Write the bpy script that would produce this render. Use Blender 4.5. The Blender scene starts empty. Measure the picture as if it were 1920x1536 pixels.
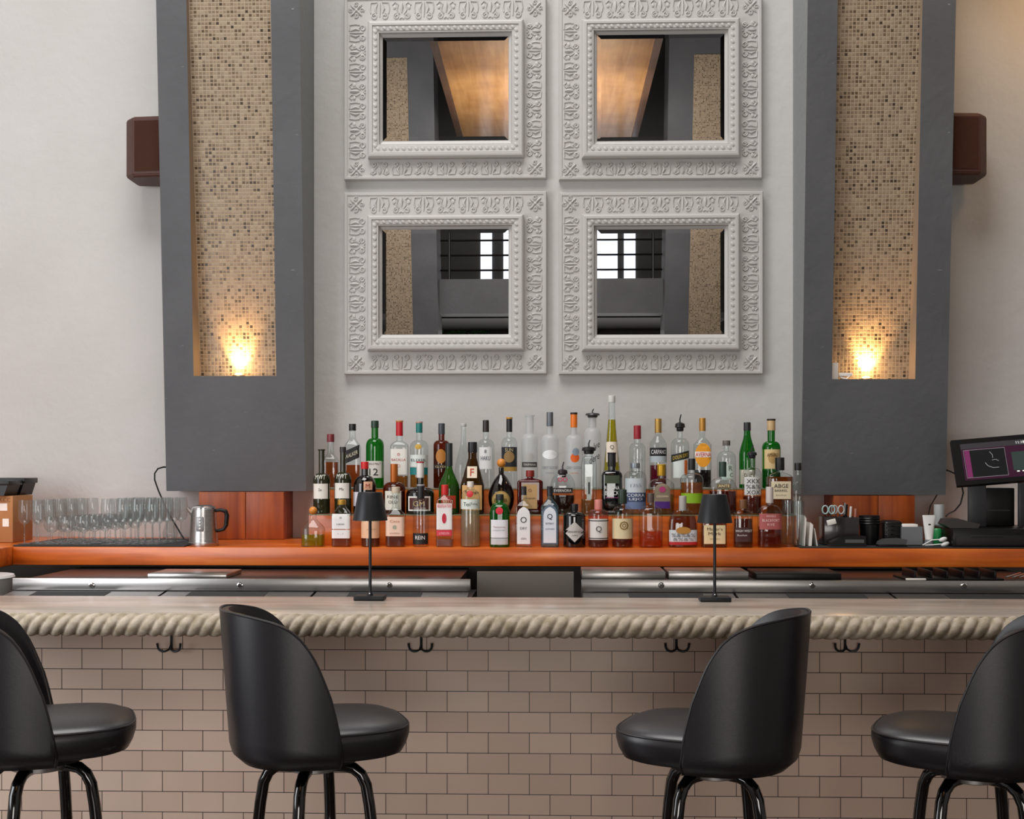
import bpy, bmesh, math, random
from mathutils import Vector, Matrix
random.seed(7)
sc = bpy.context.scene
COL = sc.collection
PI = math.pi
# ---------------------------------------------------------------- camera, world, light, exposure
FPX = 2337.0
YAW = math.radians(1.887)
CAMZ = 1.585
cam_d = bpy.data.cameras.new('camera'); cam = bpy.data.objects.new('camera', cam_d); COL.objects.link(cam)
cam_d.sensor_width = 36; cam_d.lens = FPX/1920*36; cam_d.shift_y = 107/1920; cam_d.clip_start = .05
cam.location = (0, 0, CAMZ); cam.rotation_euler = (PI/2, 0, YAW)
sc.camera = cam
sc.view_settings.view_transform = 'Standard'; sc.view_settings.look = 'None'
sc.view_settings.gamma = 1; sc.view_settings.use_curve_mapping = False
sc.view_settings.exposure = 0.0
sc.cycles.transparent_max_bounces = 40
sc.cycles.max_bounces = 10
sc.cycles.caustics_reflective = False; sc.cycles.caustics_refractive = False
sc.cycles.sample_clamp_indirect = 6
w = bpy.data.worlds.new('world'); sc.world = w; w.use_nodes = True
w.node_tree.nodes['Background'].inputs[0].default_value = (.7, .8, 1, 1)
w.node_tree.nodes['Background'].inputs[1].default_value = .3

def area(name, loc, target, sx, sy, power, color=(1, 1, 1)):
    d = bpy.data.lights.new(name, 'AREA'); d.shape = 'RECTANGLE'; d.size = sx; d.size_y = sy
    d.energy = power; d.color = color
    o = bpy.data.objects.new(name, d); COL.objects.link(o); o.location = loc
    o.rotation_euler = (Vector(target)-Vector(loc)).to_track_quat('-Z', 'Y').to_euler()
    return o
area('skylight', (-1.2, 3.0, 8.2), (-1.0, 3.4, 0), 4.2, 4.0, 470, (1, .98, .96))
area('daylight_window_left', (-4.4, 3.0, 2.1), (-1.9, 6.4, 1.3), 3.2, 2.6, 145, (.93, .96, 1))
area('rear_fill', (.2, -5.0, 1.5), (.2, 5, 1.0), 5.0, 1.6, 195, (1, .95, .9))  # added low fill from behind the camera, no window built there
area('far_room_fill', (0, -.4, 4.75), (0, -4, 4.9), 3.2, .5, 85, (1, .97, .93))  # added fill, hidden between the mirrors' views, brightens the far room
area('canopy_fill', (0, -1.0, 5.2), (0, -1.0, 6), 1.6, 2.6, 26, (1, .78, .5))  # added warm fill aimed up at the plywood, no fixture there
area('warm_downlight', (2.75, 6.1, 4.28), (2.7, 6.75, 3.2), .25, .25, 5, (1, .62, .3))

def P(px, py, Y):
    xc = (px-960)/FPX; zc = -(py-875)/FPX
    dx = xc*math.cos(YAW)-math.sin(YAW); dy = xc*math.sin(YAW)+math.cos(YAW)
    t = Y/dy
    return Vector((t*dx, Y, CAMZ+t*zc))
def PX(px, Y): return P(px, 875, Y).x
def PZ(px, py, Y): return P(px, py, Y).z
def lin(h):
    if isinstance(h, str):
        h = h.lstrip('#'); c = [int(h[i:i+2], 16)/255 for i in (0, 2, 4)]
    else: c = h
    return tuple((x/12.92 if x <= .04045 else ((x+.055)/1.055)**2.4) for x in c)+(1,)

# ---------------------------------------------------------------- materials
MATS = {}
def base(name):
    m = bpy.data.materials.new(name); m.use_nodes = True; nt = m.node_tree
    return m, nt, nt.nodes['Principled BSDF']
def mat(name, color, rough=.5, metal=0, spec=.5, noise=None, bump=None, emit=0, coat=0, sheen=0, stretch=(1, 1, 1)):
    if name in MATS: return MATS[name]
    m, nt, b = base(name)
    c = lin(color); b.inputs['Base Color'].default_value = c
    b.inputs['Roughness'].default_value = rough; b.inputs['Metallic'].default_value = metal
    b.inputs['Specular IOR Level'].default_value = spec; b.inputs['Coat Weight'].default_value = coat
    b.inputs['Coat Roughness'].default_value = .08
    if sheen: b.inputs['Sheen Weight'].default_value = sheen
    if emit:
        b.inputs['Emission Color'].default_value = c; b.inputs['Emission Strength'].default_value = emit
    tc = None
    if noise or bump:
        tc = nt.nodes.new('ShaderNodeTexCoord'); mp = nt.nodes.new('ShaderNodeMapping'); mp.inputs['Scale'].default_value = stretch
        nt.links.new(tc.outputs['Object'], mp.inputs[0])
    if noise:
        sc_, col2, lo, hi = noise
        n = nt.nodes.new('ShaderNodeTexNoise'); n.inputs['Scale'].default_value = sc_; n.inputs['Detail'].default_value = 6
        r = nt.nodes.new('ShaderNodeValToRGB'); r.color_ramp.elements[0].position = lo; r.color_ramp.elements[1].position = hi
        r.color_ramp.elements[0].color = c; r.color_ramp.elements[1].color = lin(col2)
        nt.links.new(mp.outputs[0], n.inputs['Vector']); nt.links.new(n.outputs[0], r.inputs[0]); nt.links.new(r.outputs[0], b.inputs['Base Color'])
    if bump:
        s2, st, di = bump
        n = nt.nodes.new('ShaderNodeTexNoise'); n.inputs['Scale'].default_value = s2; n.inputs['Detail'].default_value = 5
        bp = nt.nodes.new('ShaderNodeBump'); bp.inputs['Strength'].default_value = st; bp.inputs['Distance'].default_value = di
        nt.links.new(mp.outputs[0], n.inputs['Vector']); nt.links.new(n.outputs[0], bp.inputs['Height']); nt.links.new(bp.outputs[0], b.inputs['Normal'])
    MATS[name] = m; return m

def glass(name, tint='#f4f8f8', body=0.0, bodycol=None, rough=.02, refl=1.0, ior=1.5, edge=.42):
    """thin-walled glass: tinted see-through, fresnel gloss, darker at grazing angle as real glass edges, optional milky body"""
    if name in MATS: return MATS[name]
    m = bpy.data.materials.new(name); m.use_nodes = True; nt = m.node_tree; nt.nodes.clear()
    out = nt.nodes.new('ShaderNodeOutputMaterial')
    tr = nt.nodes.new('ShaderNodeBsdfTransparent'); gl = nt.nodes.new('ShaderNodeBsdfGlossy'); gl.inputs['Roughness'].default_value = rough
    lw = nt.nodes.new('ShaderNodeLayerWeight'); lw.inputs['Blend'].default_value = .3
    rp = nt.nodes.new('ShaderNodeValToRGB'); t = lin(tint)
    rp.color_ramp.elements[0].position = .5; rp.color_ramp.elements[0].color = t
    rp.color_ramp.elements[1].position = .95; rp.color_ramp.elements[1].color = (t[0]*edge, t[1]*edge, t[2]*edge, 1)
    nt.links.new(lw.outputs['Facing'], rp.inputs[0]); nt.links.new(rp.outputs[0], tr.inputs[0])
    l2 = nt.nodes.new('ShaderNodeLayerWeight'); l2.inputs['Blend'].default_value = .5
    pw = nt.nodes.new('ShaderNodeMath'); pw.operation = 'POWER'; pw.inputs[1].default_value = 5; nt.links.new(l2.outputs['Facing'], pw.inputs[0])
    fr = nt.nodes.new('ShaderNodeMath'); fr.operation = 'MULTIPLY_ADD'; fr.inputs[1].default_value = .9; fr.inputs[2].default_value = .045; nt.links.new(pw.outputs[0], fr.inputs[0])
    mx = nt.nodes.new('ShaderNodeMixShader'); nt.links.new(fr.outputs[0], mx.inputs[0])
    first = tr
    if body:
        df = nt.nodes.new('ShaderNodeBsdfDiffuse'); df.inputs[0].default_value = lin(bodycol or tint)
        tl = nt.nodes.new('ShaderNodeBsdfTranslucent'); tl.inputs[0].default_value = lin(bodycol or tint)
        m0 = nt.nodes.new('ShaderNodeMixShader'); m0.inputs[0].default_value = .5
        nt.links.new(df.outputs[0], m0.inputs[1]); nt.links.new(tl.outputs[0], m0.inputs[2])
        m1 = nt.nodes.new('ShaderNodeMixShader'); m1.inputs[0].default_value = body
        nt.links.new(tr.outputs[0], m1.inputs[1]); nt.links.new(m0.outputs[0], m1.inputs[2]); first = m1
    nt.links.new(first.outputs[0], mx.inputs[1]); nt.links.new(gl.outputs[0], mx.inputs[2]); nt.links.new(mx.outputs[0], out.inputs[0])
    MATS[name] = m; return m

def wood(name, c1, c2, c3, rough=.3, axis='x', coat=.3):
    if name in MATS: return MATS[name]
    m, nt, b = base(name)
    tc = nt.nodes.new('ShaderNodeTexCoord'); mp = nt.nodes.new('ShaderNodeMapping')
    mp.inputs['Scale'].default_value = {'x': (.6, 8, 9), 'z': (9, 8, .6), 'y': (7, .5, 7)}[axis]
    n = nt.nodes.new('ShaderNodeTexNoise'); n.inputs['Scale'].default_value = 2.2; n.inputs['Detail'].default_value = 8; n.inputs['Distortion'].default_value = .6
    r = nt.nodes.new('ShaderNodeValToRGB'); e = r.color_ramp.elements
    e[0].position = .3; e[0].color = lin(c1); e[1].position = .75; e[1].color = lin(c3)
    k = r.color_ramp.elements.new(.52); k.color = lin(c2)
    nt.links.new(tc.outputs['Object'], mp.inputs[0]); nt.links.new(mp.outputs[0], n.inputs['Vector']); nt.links.new(n.outputs[0], r.inputs[0])
    n2 = nt.nodes.new('ShaderNodeTexNoise'); n2.inputs['Scale'].default_value = 3.1; n2.inputs['Detail'].default_value = 3
    r2 = nt.nodes.new('ShaderNodeValToRGB'); r2.color_ramp.elements[0].position = .3; r2.color_ramp.elements[0].color = (.62, .55, .5, 1); r2.color_ramp.elements[1].position = .6; r2.color_ramp.elements[1].color = (1, 1, 1, 1)
    nt.links.new(tc.outputs['Object'], n2.inputs['Vector']); nt.links.new(n2.outputs[0], r2.inputs[0])
    mu = nt.nodes.new('ShaderNodeMix'); mu.data_type = 'RGBA'; mu.blend_type = 'MULTIPLY'; mu.inputs[0].default_value = .6
    nt.links.new(r.outputs[0], mu.inputs[6]); nt.links.new(r2.outputs[0], mu.inputs[7]); nt.links.new(mu.outputs[2], b.inputs['Base Color'])
    b.inputs['Roughness'].default_value = rough; b.inputs['Coat Weight'].default_value = coat; b.inputs['Coat Roughness'].default_value = .15
    MATS[name] = m; return m

def mosaic():
    if 'mosaic' in MATS: return MATS['mosaic']
    m, nt, b = base('mosaic'); N = nt.nodes.new; L = nt.links.new
    tc = N('ShaderNodeTexCoord'); mp = N('ShaderNodeMapping'); mp.inputs['Scale'].default_value = (1/.0192, 0, 1/.0192)
    L(tc.outputs['Object'], mp.inputs[0])
    fl = N('ShaderNodeVectorMath'); fl.operation = 'FLOOR'; L(mp.outputs[0], fl.inputs[0])
    fc = N('ShaderNodeVectorMath'); fc.operation = 'FRACTION'; L(mp.outputs[0], fc.inputs[0])
    wn = N('ShaderNodeTexWhiteNoise'); L(fl.outputs[0], wn.inputs['Vector'])
    rp = N('ShaderNodeValToRGB'); rp.color_ramp.interpolation = 'CONSTANT'
    cs = [(0, '#978671'), (.22, '#8e7c68'), (.42, '#a1917a'), (.58, '#83715d'), (.74, '#71604c'), (.87, '#5b4c39'), (.955, '#3f3428')]
    e = rp.color_ramp.elements; e[0].position = 0; e[0].color = lin(cs[0][1]); e[1].position = cs[1][0]; e[1].color = lin(cs[1][1])
    for p, c in cs[2:]:
        k = e.new(p); k.color = lin(c)
    L(wn.outputs['Value'], rp.inputs[0])
    sp = N('ShaderNodeSeparateXYZ'); L(fc.outputs[0], sp.inputs[0])
    def ab(o):
        s = N('ShaderNodeMath'); s.operation = 'SUBTRACT'; s.inputs[1].default_value = .5; L(o, s.inputs[0])
        a = N('ShaderNodeMath'); a.operation = 'ABSOLUTE'; L(s.outputs[0], a.inputs[0]); return a.outputs[0]
    mx = N('ShaderNodeMath'); mx.operation = 'MAXIMUM'; L(ab(sp.outputs[0]), mx.inputs[0]); L(ab(sp.outputs[2]), mx.inputs[1])
    rg = N('ShaderNodeMapRange'); rg.inputs[1].default_value = .33; rg.inputs[2].default_value = .43; L(mx.outputs[0], rg.inputs[0])
    mi = N('ShaderNodeMix'); mi.data_type = 'RGBA'; L(rg.outputs[0], mi.inputs[0]); L(rp.outputs[0], mi.inputs[6]); mi.inputs[7].default_value = lin('#ab9880')
    L(mi.outputs[2], b.inputs['Base Color'])
    rr = N('ShaderNodeMapRange'); rr.inputs[3].default_value = .35; rr.inputs[4].default_value = .8; L(rg.outputs[0], rr.inputs[0]); L(rr.outputs[0], b.inputs['Roughness'])
    bp = N('ShaderNodeBump'); bp.invert = True; bp.inputs['Strength'].default_value = .5; bp.inputs['Distance'].default_value = .003; L(rg.outputs[0], bp.inputs['Height']); L(bp.outputs[0], b.inputs['Normal'])
    MATS['mosaic'] = m; return m

def subway(x0, z0):
    m, nt, b = base('subway_tile'); N = nt.nodes.new; L = nt.links.new
    BW, RH = .1526, .0763
    tc = N('ShaderNodeTexCoord'); sp = N('ShaderNodeSeparateXYZ'); L(tc.outputs['Object'], sp.inputs[0])
    a = N('ShaderNodeMath'); a.operation = 'SUBTRACT'; a.inputs[1].default_value = x0-.5*BW-30*BW; L(sp.outputs[0], a.inputs[0])
    c = N('ShaderNodeMath'); c.operation = 'SUBTRACT'; c.inputs[0].default_value = z0+6*RH; L(sp.outputs[2], c.inputs[1])
    cb = N('ShaderNodeCombineXYZ'); L(a.outputs[0], cb.inputs[0]); L(c.outputs[0], cb.inputs[1])
    br = N('ShaderNodeTexBrick'); L(cb.outputs[0], br.inputs['Vector'])
    br.inputs['Scale'].default_value = 1; br.inputs['Brick Width'].default_value = BW; br.inputs['Row Height'].default_value = RH
    br.inputs['Mortar Size'].default_value = .0014; br.inputs['Mortar Smooth'].default_value = .1
    br.inputs['Color1'].default_value = lin('#dcc4b3'); br.inputs['Color2'].default_value = lin('#d0b6a5'); br.inputs['Mortar'].default_value = lin('#2b2020')
    L(br.outputs['Color'], b.inputs['Base Color'])
    n = N('ShaderNodeTexNoise'); n.inputs['Scale'].default_value = 9; L(tc.outputs['Object'], n.inputs['Vector'])
    ad = N('ShaderNodeMath'); ad.operation = 'MULTIPLY_ADD'; ad.inputs[1].default_value = -3; L(br.outputs['Fac'], ad.inputs[0]); L(n.outputs[0], ad.inputs[2])
    bp = N('ShaderNodeBump'); bp.inputs['Strength'].default_value = .35; bp.inputs['Distance'].default_value = .002; L(ad.outputs[0], bp.inputs['Height']); L(bp.outputs[0], b.inputs['Normal'])
    b.inputs['Roughness'].default_value = .3
    return m

PLAS = mat('white_plaster', '#c9c7c5', .75, noise=(1.2, '#c0beba', .35, .7), bump=(16, .3, .012))
PLASL = PLAS
GREY = mat('grey_plaster', '#5b5c5f', .7, noise=(2.5, '#535457', .35, .65), bump=(22, .28, .01))
GREYS = mat('pillar_side_plaster', '#8a8d8d', .7, bump=(30, .4, .008))
def scratches(m):
    nt = m.node_tree; b = nt.nodes['Principled BSDF']; N = nt.nodes.new; L = nt.links.new
    tc = N('ShaderNodeTexCoord'); mp = N('ShaderNodeMapping'); mp.inputs['Rotation'].default_value = (0, .7, 0); mp.inputs['Scale'].default_value = (3, 3, 14)
    n = N('ShaderNodeTexNoise'); n.inputs['Scale'].default_value = 3; n.inputs['Detail'].default_value = 9; n.inputs['Roughness'].default_value = .75
    L(tc.outputs['Object'], mp.inputs[0]); L(mp.outputs[0], n.inputs['Vector'])
    r = N('ShaderNodeMapRange'); r.inputs[1].default_value = .665; r.inputs[2].default_value = .70; L(n.outputs[0], r.inputs[0])
    src = b.inputs['Base Color'].links[0].from_socket
    mi = N('ShaderNodeMix'); mi.data_type = 'RGBA'; L(r.outputs[0], mi.inputs[0]); L(src, mi.inputs[6]); mi.inputs[7].default_value = lin('#8f9092'); L(mi.outputs[2], b.inputs['Base Color'])
scratches(GREY)
FRAME = mat('white_painted_wood', '#c0bdba', .45, bump=(60, .12, .002))
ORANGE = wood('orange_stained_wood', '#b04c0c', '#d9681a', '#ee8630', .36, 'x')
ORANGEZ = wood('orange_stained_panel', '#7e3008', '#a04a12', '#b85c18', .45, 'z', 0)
STONE = mat('limestone', '#bbaea1', .24, spec=.3, noise=(2.2, '#8a7e72', .4, .75), bump=(40, .05, .002), coat=.0, stretch=(.7, 3, 3))
ROPE = mat('rough_limestone', '#b9ac9b', .8, noise=(30, '#94876f', .4, .7), bump=(60, .5, .004))
STEEL = mat('brushed_steel', '#bcbab8', .3, 1, noise=(3, '#a8a6a4', .3, .7), stretch=(.5, 20, 40))
STEELD = mat('dull_steel', '#8b8887', .4, 1)
CHROME = mat('chrome', '#dcdcdc', .12, 1)
BLACK = mat('black_plastic', '#0b0b0c', .38, spec=.35)
BLACKM = mat('matte_black_metal', '#1d2024', .42, .3)
BLACKG = mat('gloss_black_enamel', '#050506', .08, coat=.6)
RUBBER = mat('black_rubber', '#1f2123', .7)
VINYL = mat('dark_vinyl', '#17151b', .38, spec=.7, bump=(220, .12, .0012))
BROWN = mat('brown_speaker_shell', '#4a2a22', .5)
DARKW = wood('dark_floor_wood', '#2c211a', '#3a2c22', '#4a392c', .4, 'y')
PLY = wood('plywood', '#b98446', '#c9955a', '#d6a56a', .45, 'y')
MIRR = mat('mirror_silver', '#d9dadb', .0, 1)
WHITE = mat('white_plastic', '#e6e6e4', .4)
PAPER = mat('white_paper', '#efebe4', .7)
CARD = mat('cardboard', '#b98455', .85, noise=(5, '#a97547', .35, .7))
DGREY = mat('dark_grey_paint', '#3a3836', .6)

# ---------------------------------------------------------------- mesh helper
class MB:
    def __init__(s): s.bm = bmesh.new()
    def box(s, lo, hi, bev=0, rot=None, seg=2):
        lo = Vector(lo); hi = Vector(hi); c = (lo+hi)/2; d = hi-lo
        t = bmesh.new(); bmesh.ops.create_cube(t, size=1)
        for v in t.verts: v.co = Vector((v.co.x*d.x, v.co.y*d.y, v.co.z*d.z))
        if bev: bmesh.ops.bevel(t, geom=list(t.edges), offset=bev, segments=seg, profile=.5, affect='EDGES')
        s.merge(t, Matrix.Translation(c) @ (rot.to_4x4() if rot else Matrix.Identity(4))); return s
    def merge(s, t, mtx=Matrix.Identity(4)):
        vm = [s.bm.verts.new(mtx @ v.co) for v in t.verts]
        t.verts.index_update()
        for f in t.faces:
            try: s.bm.faces.new([vm[v.index] for v in f.verts])
            except ValueError: pass
        t.free()
    def poly(s, pts):
        return s.bm.faces.new([s.bm.verts.new(p) for p in pts])
    def grid(s, fn, nu, nv, cu=False, cv=False, capu=False):
        V = [[s.bm.verts.new(fn(i/(nu if cu else nu-1), j/(nv if cv else nv-1))) for j in range(nv)] for i in range(nu)]
        for i in range(nu if cu else nu-1):
            for j in range(nv if cv else nv-1):
                a, b, c, d = V[i][j], V[(i+1) % nu][j], V[(i+1) % nu][(j+1) % nv], V[i][(j+1) % nv]
                s.bm.faces.new((a, b, c, d))
        return V
    def lathe(s, prof, segs=24, c=(0, 0, 0), sec=None, cap=True):
        c = Vector(c); rings = []
        for (z, r) in prof:
            ring = []
            for k in range(segs):
                th = 2*PI*(k+.5)/segs
                if sec: x, y = sec(th, r, z)
                else: x, y = r*math.cos(th), r*math.sin(th)
                ring.append(s.bm.verts.new(c+Vector((x, y, z))))
            rings.append(ring)
        for a, b in zip(rings, rings[1:]):
            for k in range(segs):
                s.bm.faces.new((a[k], a[(k+1) % segs], b[(k+1) % segs], b[k]))
        if cap:
            s.bm.faces.new(rings[0][::-1]); s.bm.faces.new(rings[-1])
        return s
    def tube(s, pts, r, segs=8, cap=True, flat=1.0):
        pts = [Vector(p) for p in pts]; rr = r if isinstance(r, (list, tuple)) else [r]*len(pts)
        rings = []; up = None
        for i, p in enumerate(pts):
            d = (pts[min(i+1, len(pts)-1)]-pts[max(i-1, 0)]).normalized()
            if up is None:
                up = Vector((0, 0, 1)) if abs(d.z) < .9 else Vector((0, 1, 0))
            a = d.cross(up).normalized(); b = a.cross(d).normalized(); up = b
            rings.append([s.bm.verts.new(p+rr[i]*(math.cos(2*PI*k/segs)*a+flat*math.sin(2*PI*k/segs)*b)) for k in range(segs)])
        for a, b in zip(rings, rings[1:]):
            for k in range(segs): s.bm.faces.new((a[k], a[(k+1) % segs], b[(k+1) % segs], b[k]))
        if cap: s.bm.faces.new(rings[0][::-1]); s.bm.faces.new(rings[-1])
        return s
    def prism(s, poly, y0, y1):
        """poly in (x,z), extruded in y"""
        a = [s.bm.verts.new((x, y0, z)) for x, z in poly]; b = [s.bm.verts.new((x, y1, z)) for x, z in poly]
        s.bm.faces.new(a); s.bm.faces.new(b[::-1]); n = len(poly)
        for k in range(n): s.bm.faces.new((a[k], b[k], b[(k+1) % n], a[(k+1) % n]))
        return s
    def ball(s, c, r, sx=1, sy=1, sz=1, rot=None, u=10, v=7):
        t = bmesh.new(); bmesh.ops.create_uvsphere(t, u_segments=u, v_segments=v, radius=r)
        for q in t.verts: q.co = Vector((q.co.x*sx, q.co.y*sy, q.co.z*sz))
        s.merge(t, Matrix.Translation(c) @ (rot.to_4x4() if rot else Matrix.Identity(4))); return s
    def out(s, name, m, parent=None, smooth=True, origin=None, ang=38):
        bm = s.bm; bmesh.ops.recalc_face_normals(bm, faces=list(bm.faces))
        if parent is not None: off = wloc(parent)
        elif origin is not None: off = Vector(origin)
        else:
            xs = [v.co for v in bm.verts]
            off = Vector(((min(v.x for v in xs)+max(v.x for v in xs))/2, (min(v.y for v in xs)+max(v.y for v in xs))/2, min(v.z for v in xs)))
        for v in bm.verts: v.co -= off
        me = bpy.data.meshes.new(name); bm.to_mesh(me); bm.free()
        if smooth:
            me.polygons.foreach_set('use_smooth', [True]*len(me.polygons)); me.set_sharp_from_angle(angle=math.radians(ang))
        me.materials.append(m)
        o = bpy.data.objects.new(name, me); COL.objects.link(o)
        if parent is not None: o.parent = parent
        else: o.location = off
        return o
def wloc(o):
    v = Vector((0, 0, 0))
    while o is not None: v += o.location; o = o.parent
    return v
def tag(o, label, cat, group=None, kind=None):
    o['label'] = label; o['category'] = cat
    if group: o['group'] = group
    if kind: o['kind'] = kind
    return o
def thing(name, label, cat, loc=(0, 0, 0), group=None, rotz=0):
    o = bpy.data.objects.new(name, None); COL.objects.link(o); o.location = loc; o.rotation_euler = (0, 0, rotz)
    o.empty_display_size = .1
    return tag(o, label, cat, group)
def struct(o): o['kind'] = 'structure'; return o
def dup(root, loc, rotz=None, label=None, group=None):
    r = root.copy(); COL.objects.link(r); r.location = loc
    if rotz is not None: r.rotation_euler = (0, 0, rotz)
    if label: r['label'] = label
    if group: r['group'] = group
    for ch in list(root.children):
        c = ch.copy(); COL.objects.link(c); c.parent = r
        for g in list(ch.children):
            d = g.copy(); COL.objects.link(d); d.parent = c
    return r
def text_bm(txt, h, width=None, shear=0):
    cu = bpy.data.curves.new('lettering', 'FONT'); cu.body = txt; cu.size = 1; cu.align_x = 'CENTER'; cu.align_y = 'CENTER'; cu.resolution_u = 2; cu.shear = shear
    o = bpy.data.objects.new('lettering', cu); COL.objects.link(o)
    bpy.context.view_layer.update()
    me = bpy.data.meshes.new_from_object(o.evaluated_get(bpy.context.evaluated_depsgraph_get()))
    bpy.data.objects.remove(o); bpy.data.curves.remove(cu)
    t = bmesh.new(); t.from_mesh(me); bpy.data.meshes.remove(me)
    xs = [v.co.x for v in t.verts]; ys = [v.co.y for v in t.verts]
    if not xs: return t
    cx = (min(xs)+max(xs))/2; cy = (min(ys)+max(ys))/2; sy = h/(max(ys)-min(ys)); sx = sy if width is None else width/(max(xs)-min(xs))
    for v in t.verts: v.co = Vector(((v.co.x-cx)*sx, 0, (v.co.y-cy)*sy))
    for _ in range(2):
        ed = [e for e in t.edges if e.calc_length() > .005]
        if ed and len(t.verts) < 1500: bmesh.ops.subdivide_edges(t, edges=ed, cuts=1); bmesh.ops.triangulate(t, faces=list(t.faces))
    return t

# ---------------------------------------------------------------- room shell
YW = 6.75; XL, XR = -4.6, 4.6; YB = -6.2; ZC = 8.5
struct(MB().box((XL, YB, -.1), (XR, YW, 0)).out('floor', DARKW, smooth=False))
struct(MB().box((XL, YW, 0), (XR, YW+.15, ZC)).out('wall_back', PLAS, smooth=False, origin=(0, YW, 0)))
struct(MB().box((XR, YB, 0), (XR+.15, YW+.15, ZC)).out('wall_right', PLAS, smooth=False))
struct(MB().box((XL-.15, YB, 0), (XL, YW+.15, ZC)).out('wall_left', PLAS, smooth=False))
struct(MB().box((XL, YB-.15, 0), (XR, YB, ZC)).out('wall_rear', DGREY, smooth=False))
struct(MB().box((XL, YB, ZC), (XR, YW+.15, ZC+.1)).out('ceiling', mat('charcoal_ceiling', '#3c3b3e', .8), smooth=False))
struct(MB().box((2.12, 2.4, 4.36), (XR, YW, 4.55)).out('ceiling_light_blocker', mat('light_blocker_paint', '#8d8782', .8), smooth=False))  # unseen slab added to keep the overhead light off the right wall
# ---------------------------------------------------------------- pillars with mosaic niches
def build_pillar(side, pxs):
    # pxs: outer/inner front edge px at bottom, niche px at niche bottom, bottom py, niche bottom py
    (xa, xb, na, nb, yb, ynb, desc) = pxs
    Yb, Yt = 6.53, 6.36
    zb = PZ((xa+xb)/2, yb, Yb); zt = 3.96
    def yf(z): return Yb+(Yt-Yb)*(z-zb)/(zt-zb)
    X0, X1 = PX(xa, Yb), PX(xb, Yb); zn = PZ((na+nb)/2, ynb, 6.487)
    N0, N1 = PX(na, yf(zn)), PX(nb, yf(zn)); ZT = 8.45; NT = 5.6
    t = thing('pillar', desc, 'pillar', ((X0+X1)/2, YW-.1, zb))
    m = MB(); bm = m.bm
    def F(x, z): return (x, yf(z), z)
    def D(z): return .125-.085*min(1, max(0, (z-zn)/(zt-zn)))
    for q in ([F(X0, zb), F(X1, zb), F(X1, zn), F(X0, zn)], [F(X0, zn), F(N0, zn), F(N0, NT), F(X0, NT)],
              [F(N1, zn), F(X1, zn), F(X1, NT), F(N1, NT)], [F(X0, NT), F(X1, NT), F(X1, ZT), F(X0, ZT)]):
        m.poly(q)
    m.poly([F(X0, zb), F(X1, zb), (X1, YW-.002, zb), (X0, YW-.002, zb)])
    m.poly([F(X0, ZT), F(X1, ZT), (X1, YW-.002, ZT), (X0, YW-.002, ZT)])
    m.poly([(X0, YW-.002, zb), (X1, YW-.002, zb), (X1, YW-.002, ZT), (X0, YW-.002, ZT)])
    outer = X0 if side < 0 else X1
    m.poly([F(outer, zb), (outer, YW-.002, zb), (outer, YW-.002, ZT), F(outer, ZT)])
    o = m.out('plaster_body', GREY, t, smooth=False)
    inner = X1 if side < 0 else X0
    m = MB(); m.poly([F(inner, zb), (inner, YW-.002, zb), (inner, YW-.002, ZT), F(inner, ZT)])
    m.out('inner_side', GREYS, t, smooth=False)
    # niche jambs with thickness
    def back(x, z): return (x, yf(z)+D(z), z)
    m = MB(); n = 12
    for k in range(n):
        z0 = zn+(NT-zn)*k/n; z1 = zn+(NT-zn)*(k+1)/n
        for x in (N0, N1): m.poly([F(x, z0), back(x, z0), back(x, z1), F(x, z1)])
    m.poly([F(N0, zn), F(N1, zn), back(N1, zn), back(N0, zn)]); m.poly([F(N0, NT), F(N1, NT), back(N1, NT), back(N0, NT)])
    m.out('niche_jamb', mat('cream_jamb', '#8f7e6c', .7), t, smooth=False)
    m = MB()
    for k in range(n):
        z0 = zn+(NT-zn)*k/n; z1 = zn+(NT-zn)*(k+1)/n
        m.poly([back(N0, z0), back(N1, z0), back(N1, z1), back(N0, z1)])
    m.out('mosaic_panel', mosaic(), t, smooth=False)
    return dict(X0=X0, X1=X1, N0=N0, N1=N1, zn=zn, zb=zb, yf=yf, yb=yf(zn)+D(zn))
PL = build_pillar(-1, (312, 574, 363, 518, 921, 705, 'dark grey plaster pillar left of the mirrors with a lit mosaic niche'))
PR = build_pillar(1, (1502, 1773, 1560, 1716, 928, 711, 'dark grey plaster pillar right of the mirrors with a lit mosaic niche'))
EMW = mat('warm_lamp_lens', '#ffd9a0', .4, emit=14)
for pl, px, lab, lean in ((PL, 447, 'small warm uplight on the sill of the left mosaic niche', .0), (PR, 1624, 'small warm uplight on the sill of the right mosaic niche', .05)):
    x = PX(px, pl['yb']-.05); z = pl['zn']; y = pl['yb']-.05
    t = thing('uplight', lab, 'lamp', (x, y, z))
    MB().lathe([(0, .036), (.003, .037), (.008, .034), (.010, .028)], 20, (x, y, z)).out('base', mat('brass_ring', '#a8825a', .35, .8), t)
    MB().lathe([(.0095, .02), (.016, .018), (.02, .010)], 16, (x, y, z)).out('lens', EMW, t)
    d = bpy.data.lights.new('uplight_beam', 'SPOT'); d.energy = 25; d.color = (1, .56, .2); d.spot_size = math.radians(82); d.spot_blend = .9; d.shadow_soft_size = .012
    lo = bpy.data.objects.new('uplight_beam', d); COL.objects.link(lo); lo.location = (x, y, z+.03)
    lo.rotation_euler = (Vector((x+lean*2, y+.36, z+1.0))-lo.location).to_track_quat('-Z', 'Y').to_euler()
    d = bpy.data.lights.new('uplight_glow', 'POINT'); d.energy = 1.4; d.color = (1, .62, .27); d.shadow_soft_size = .01
    lo = bpy.data.objects.new('uplight_glow', d); COL.objects.link(lo); lo.location = (x+lean*.2, y, z+.07)
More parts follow.
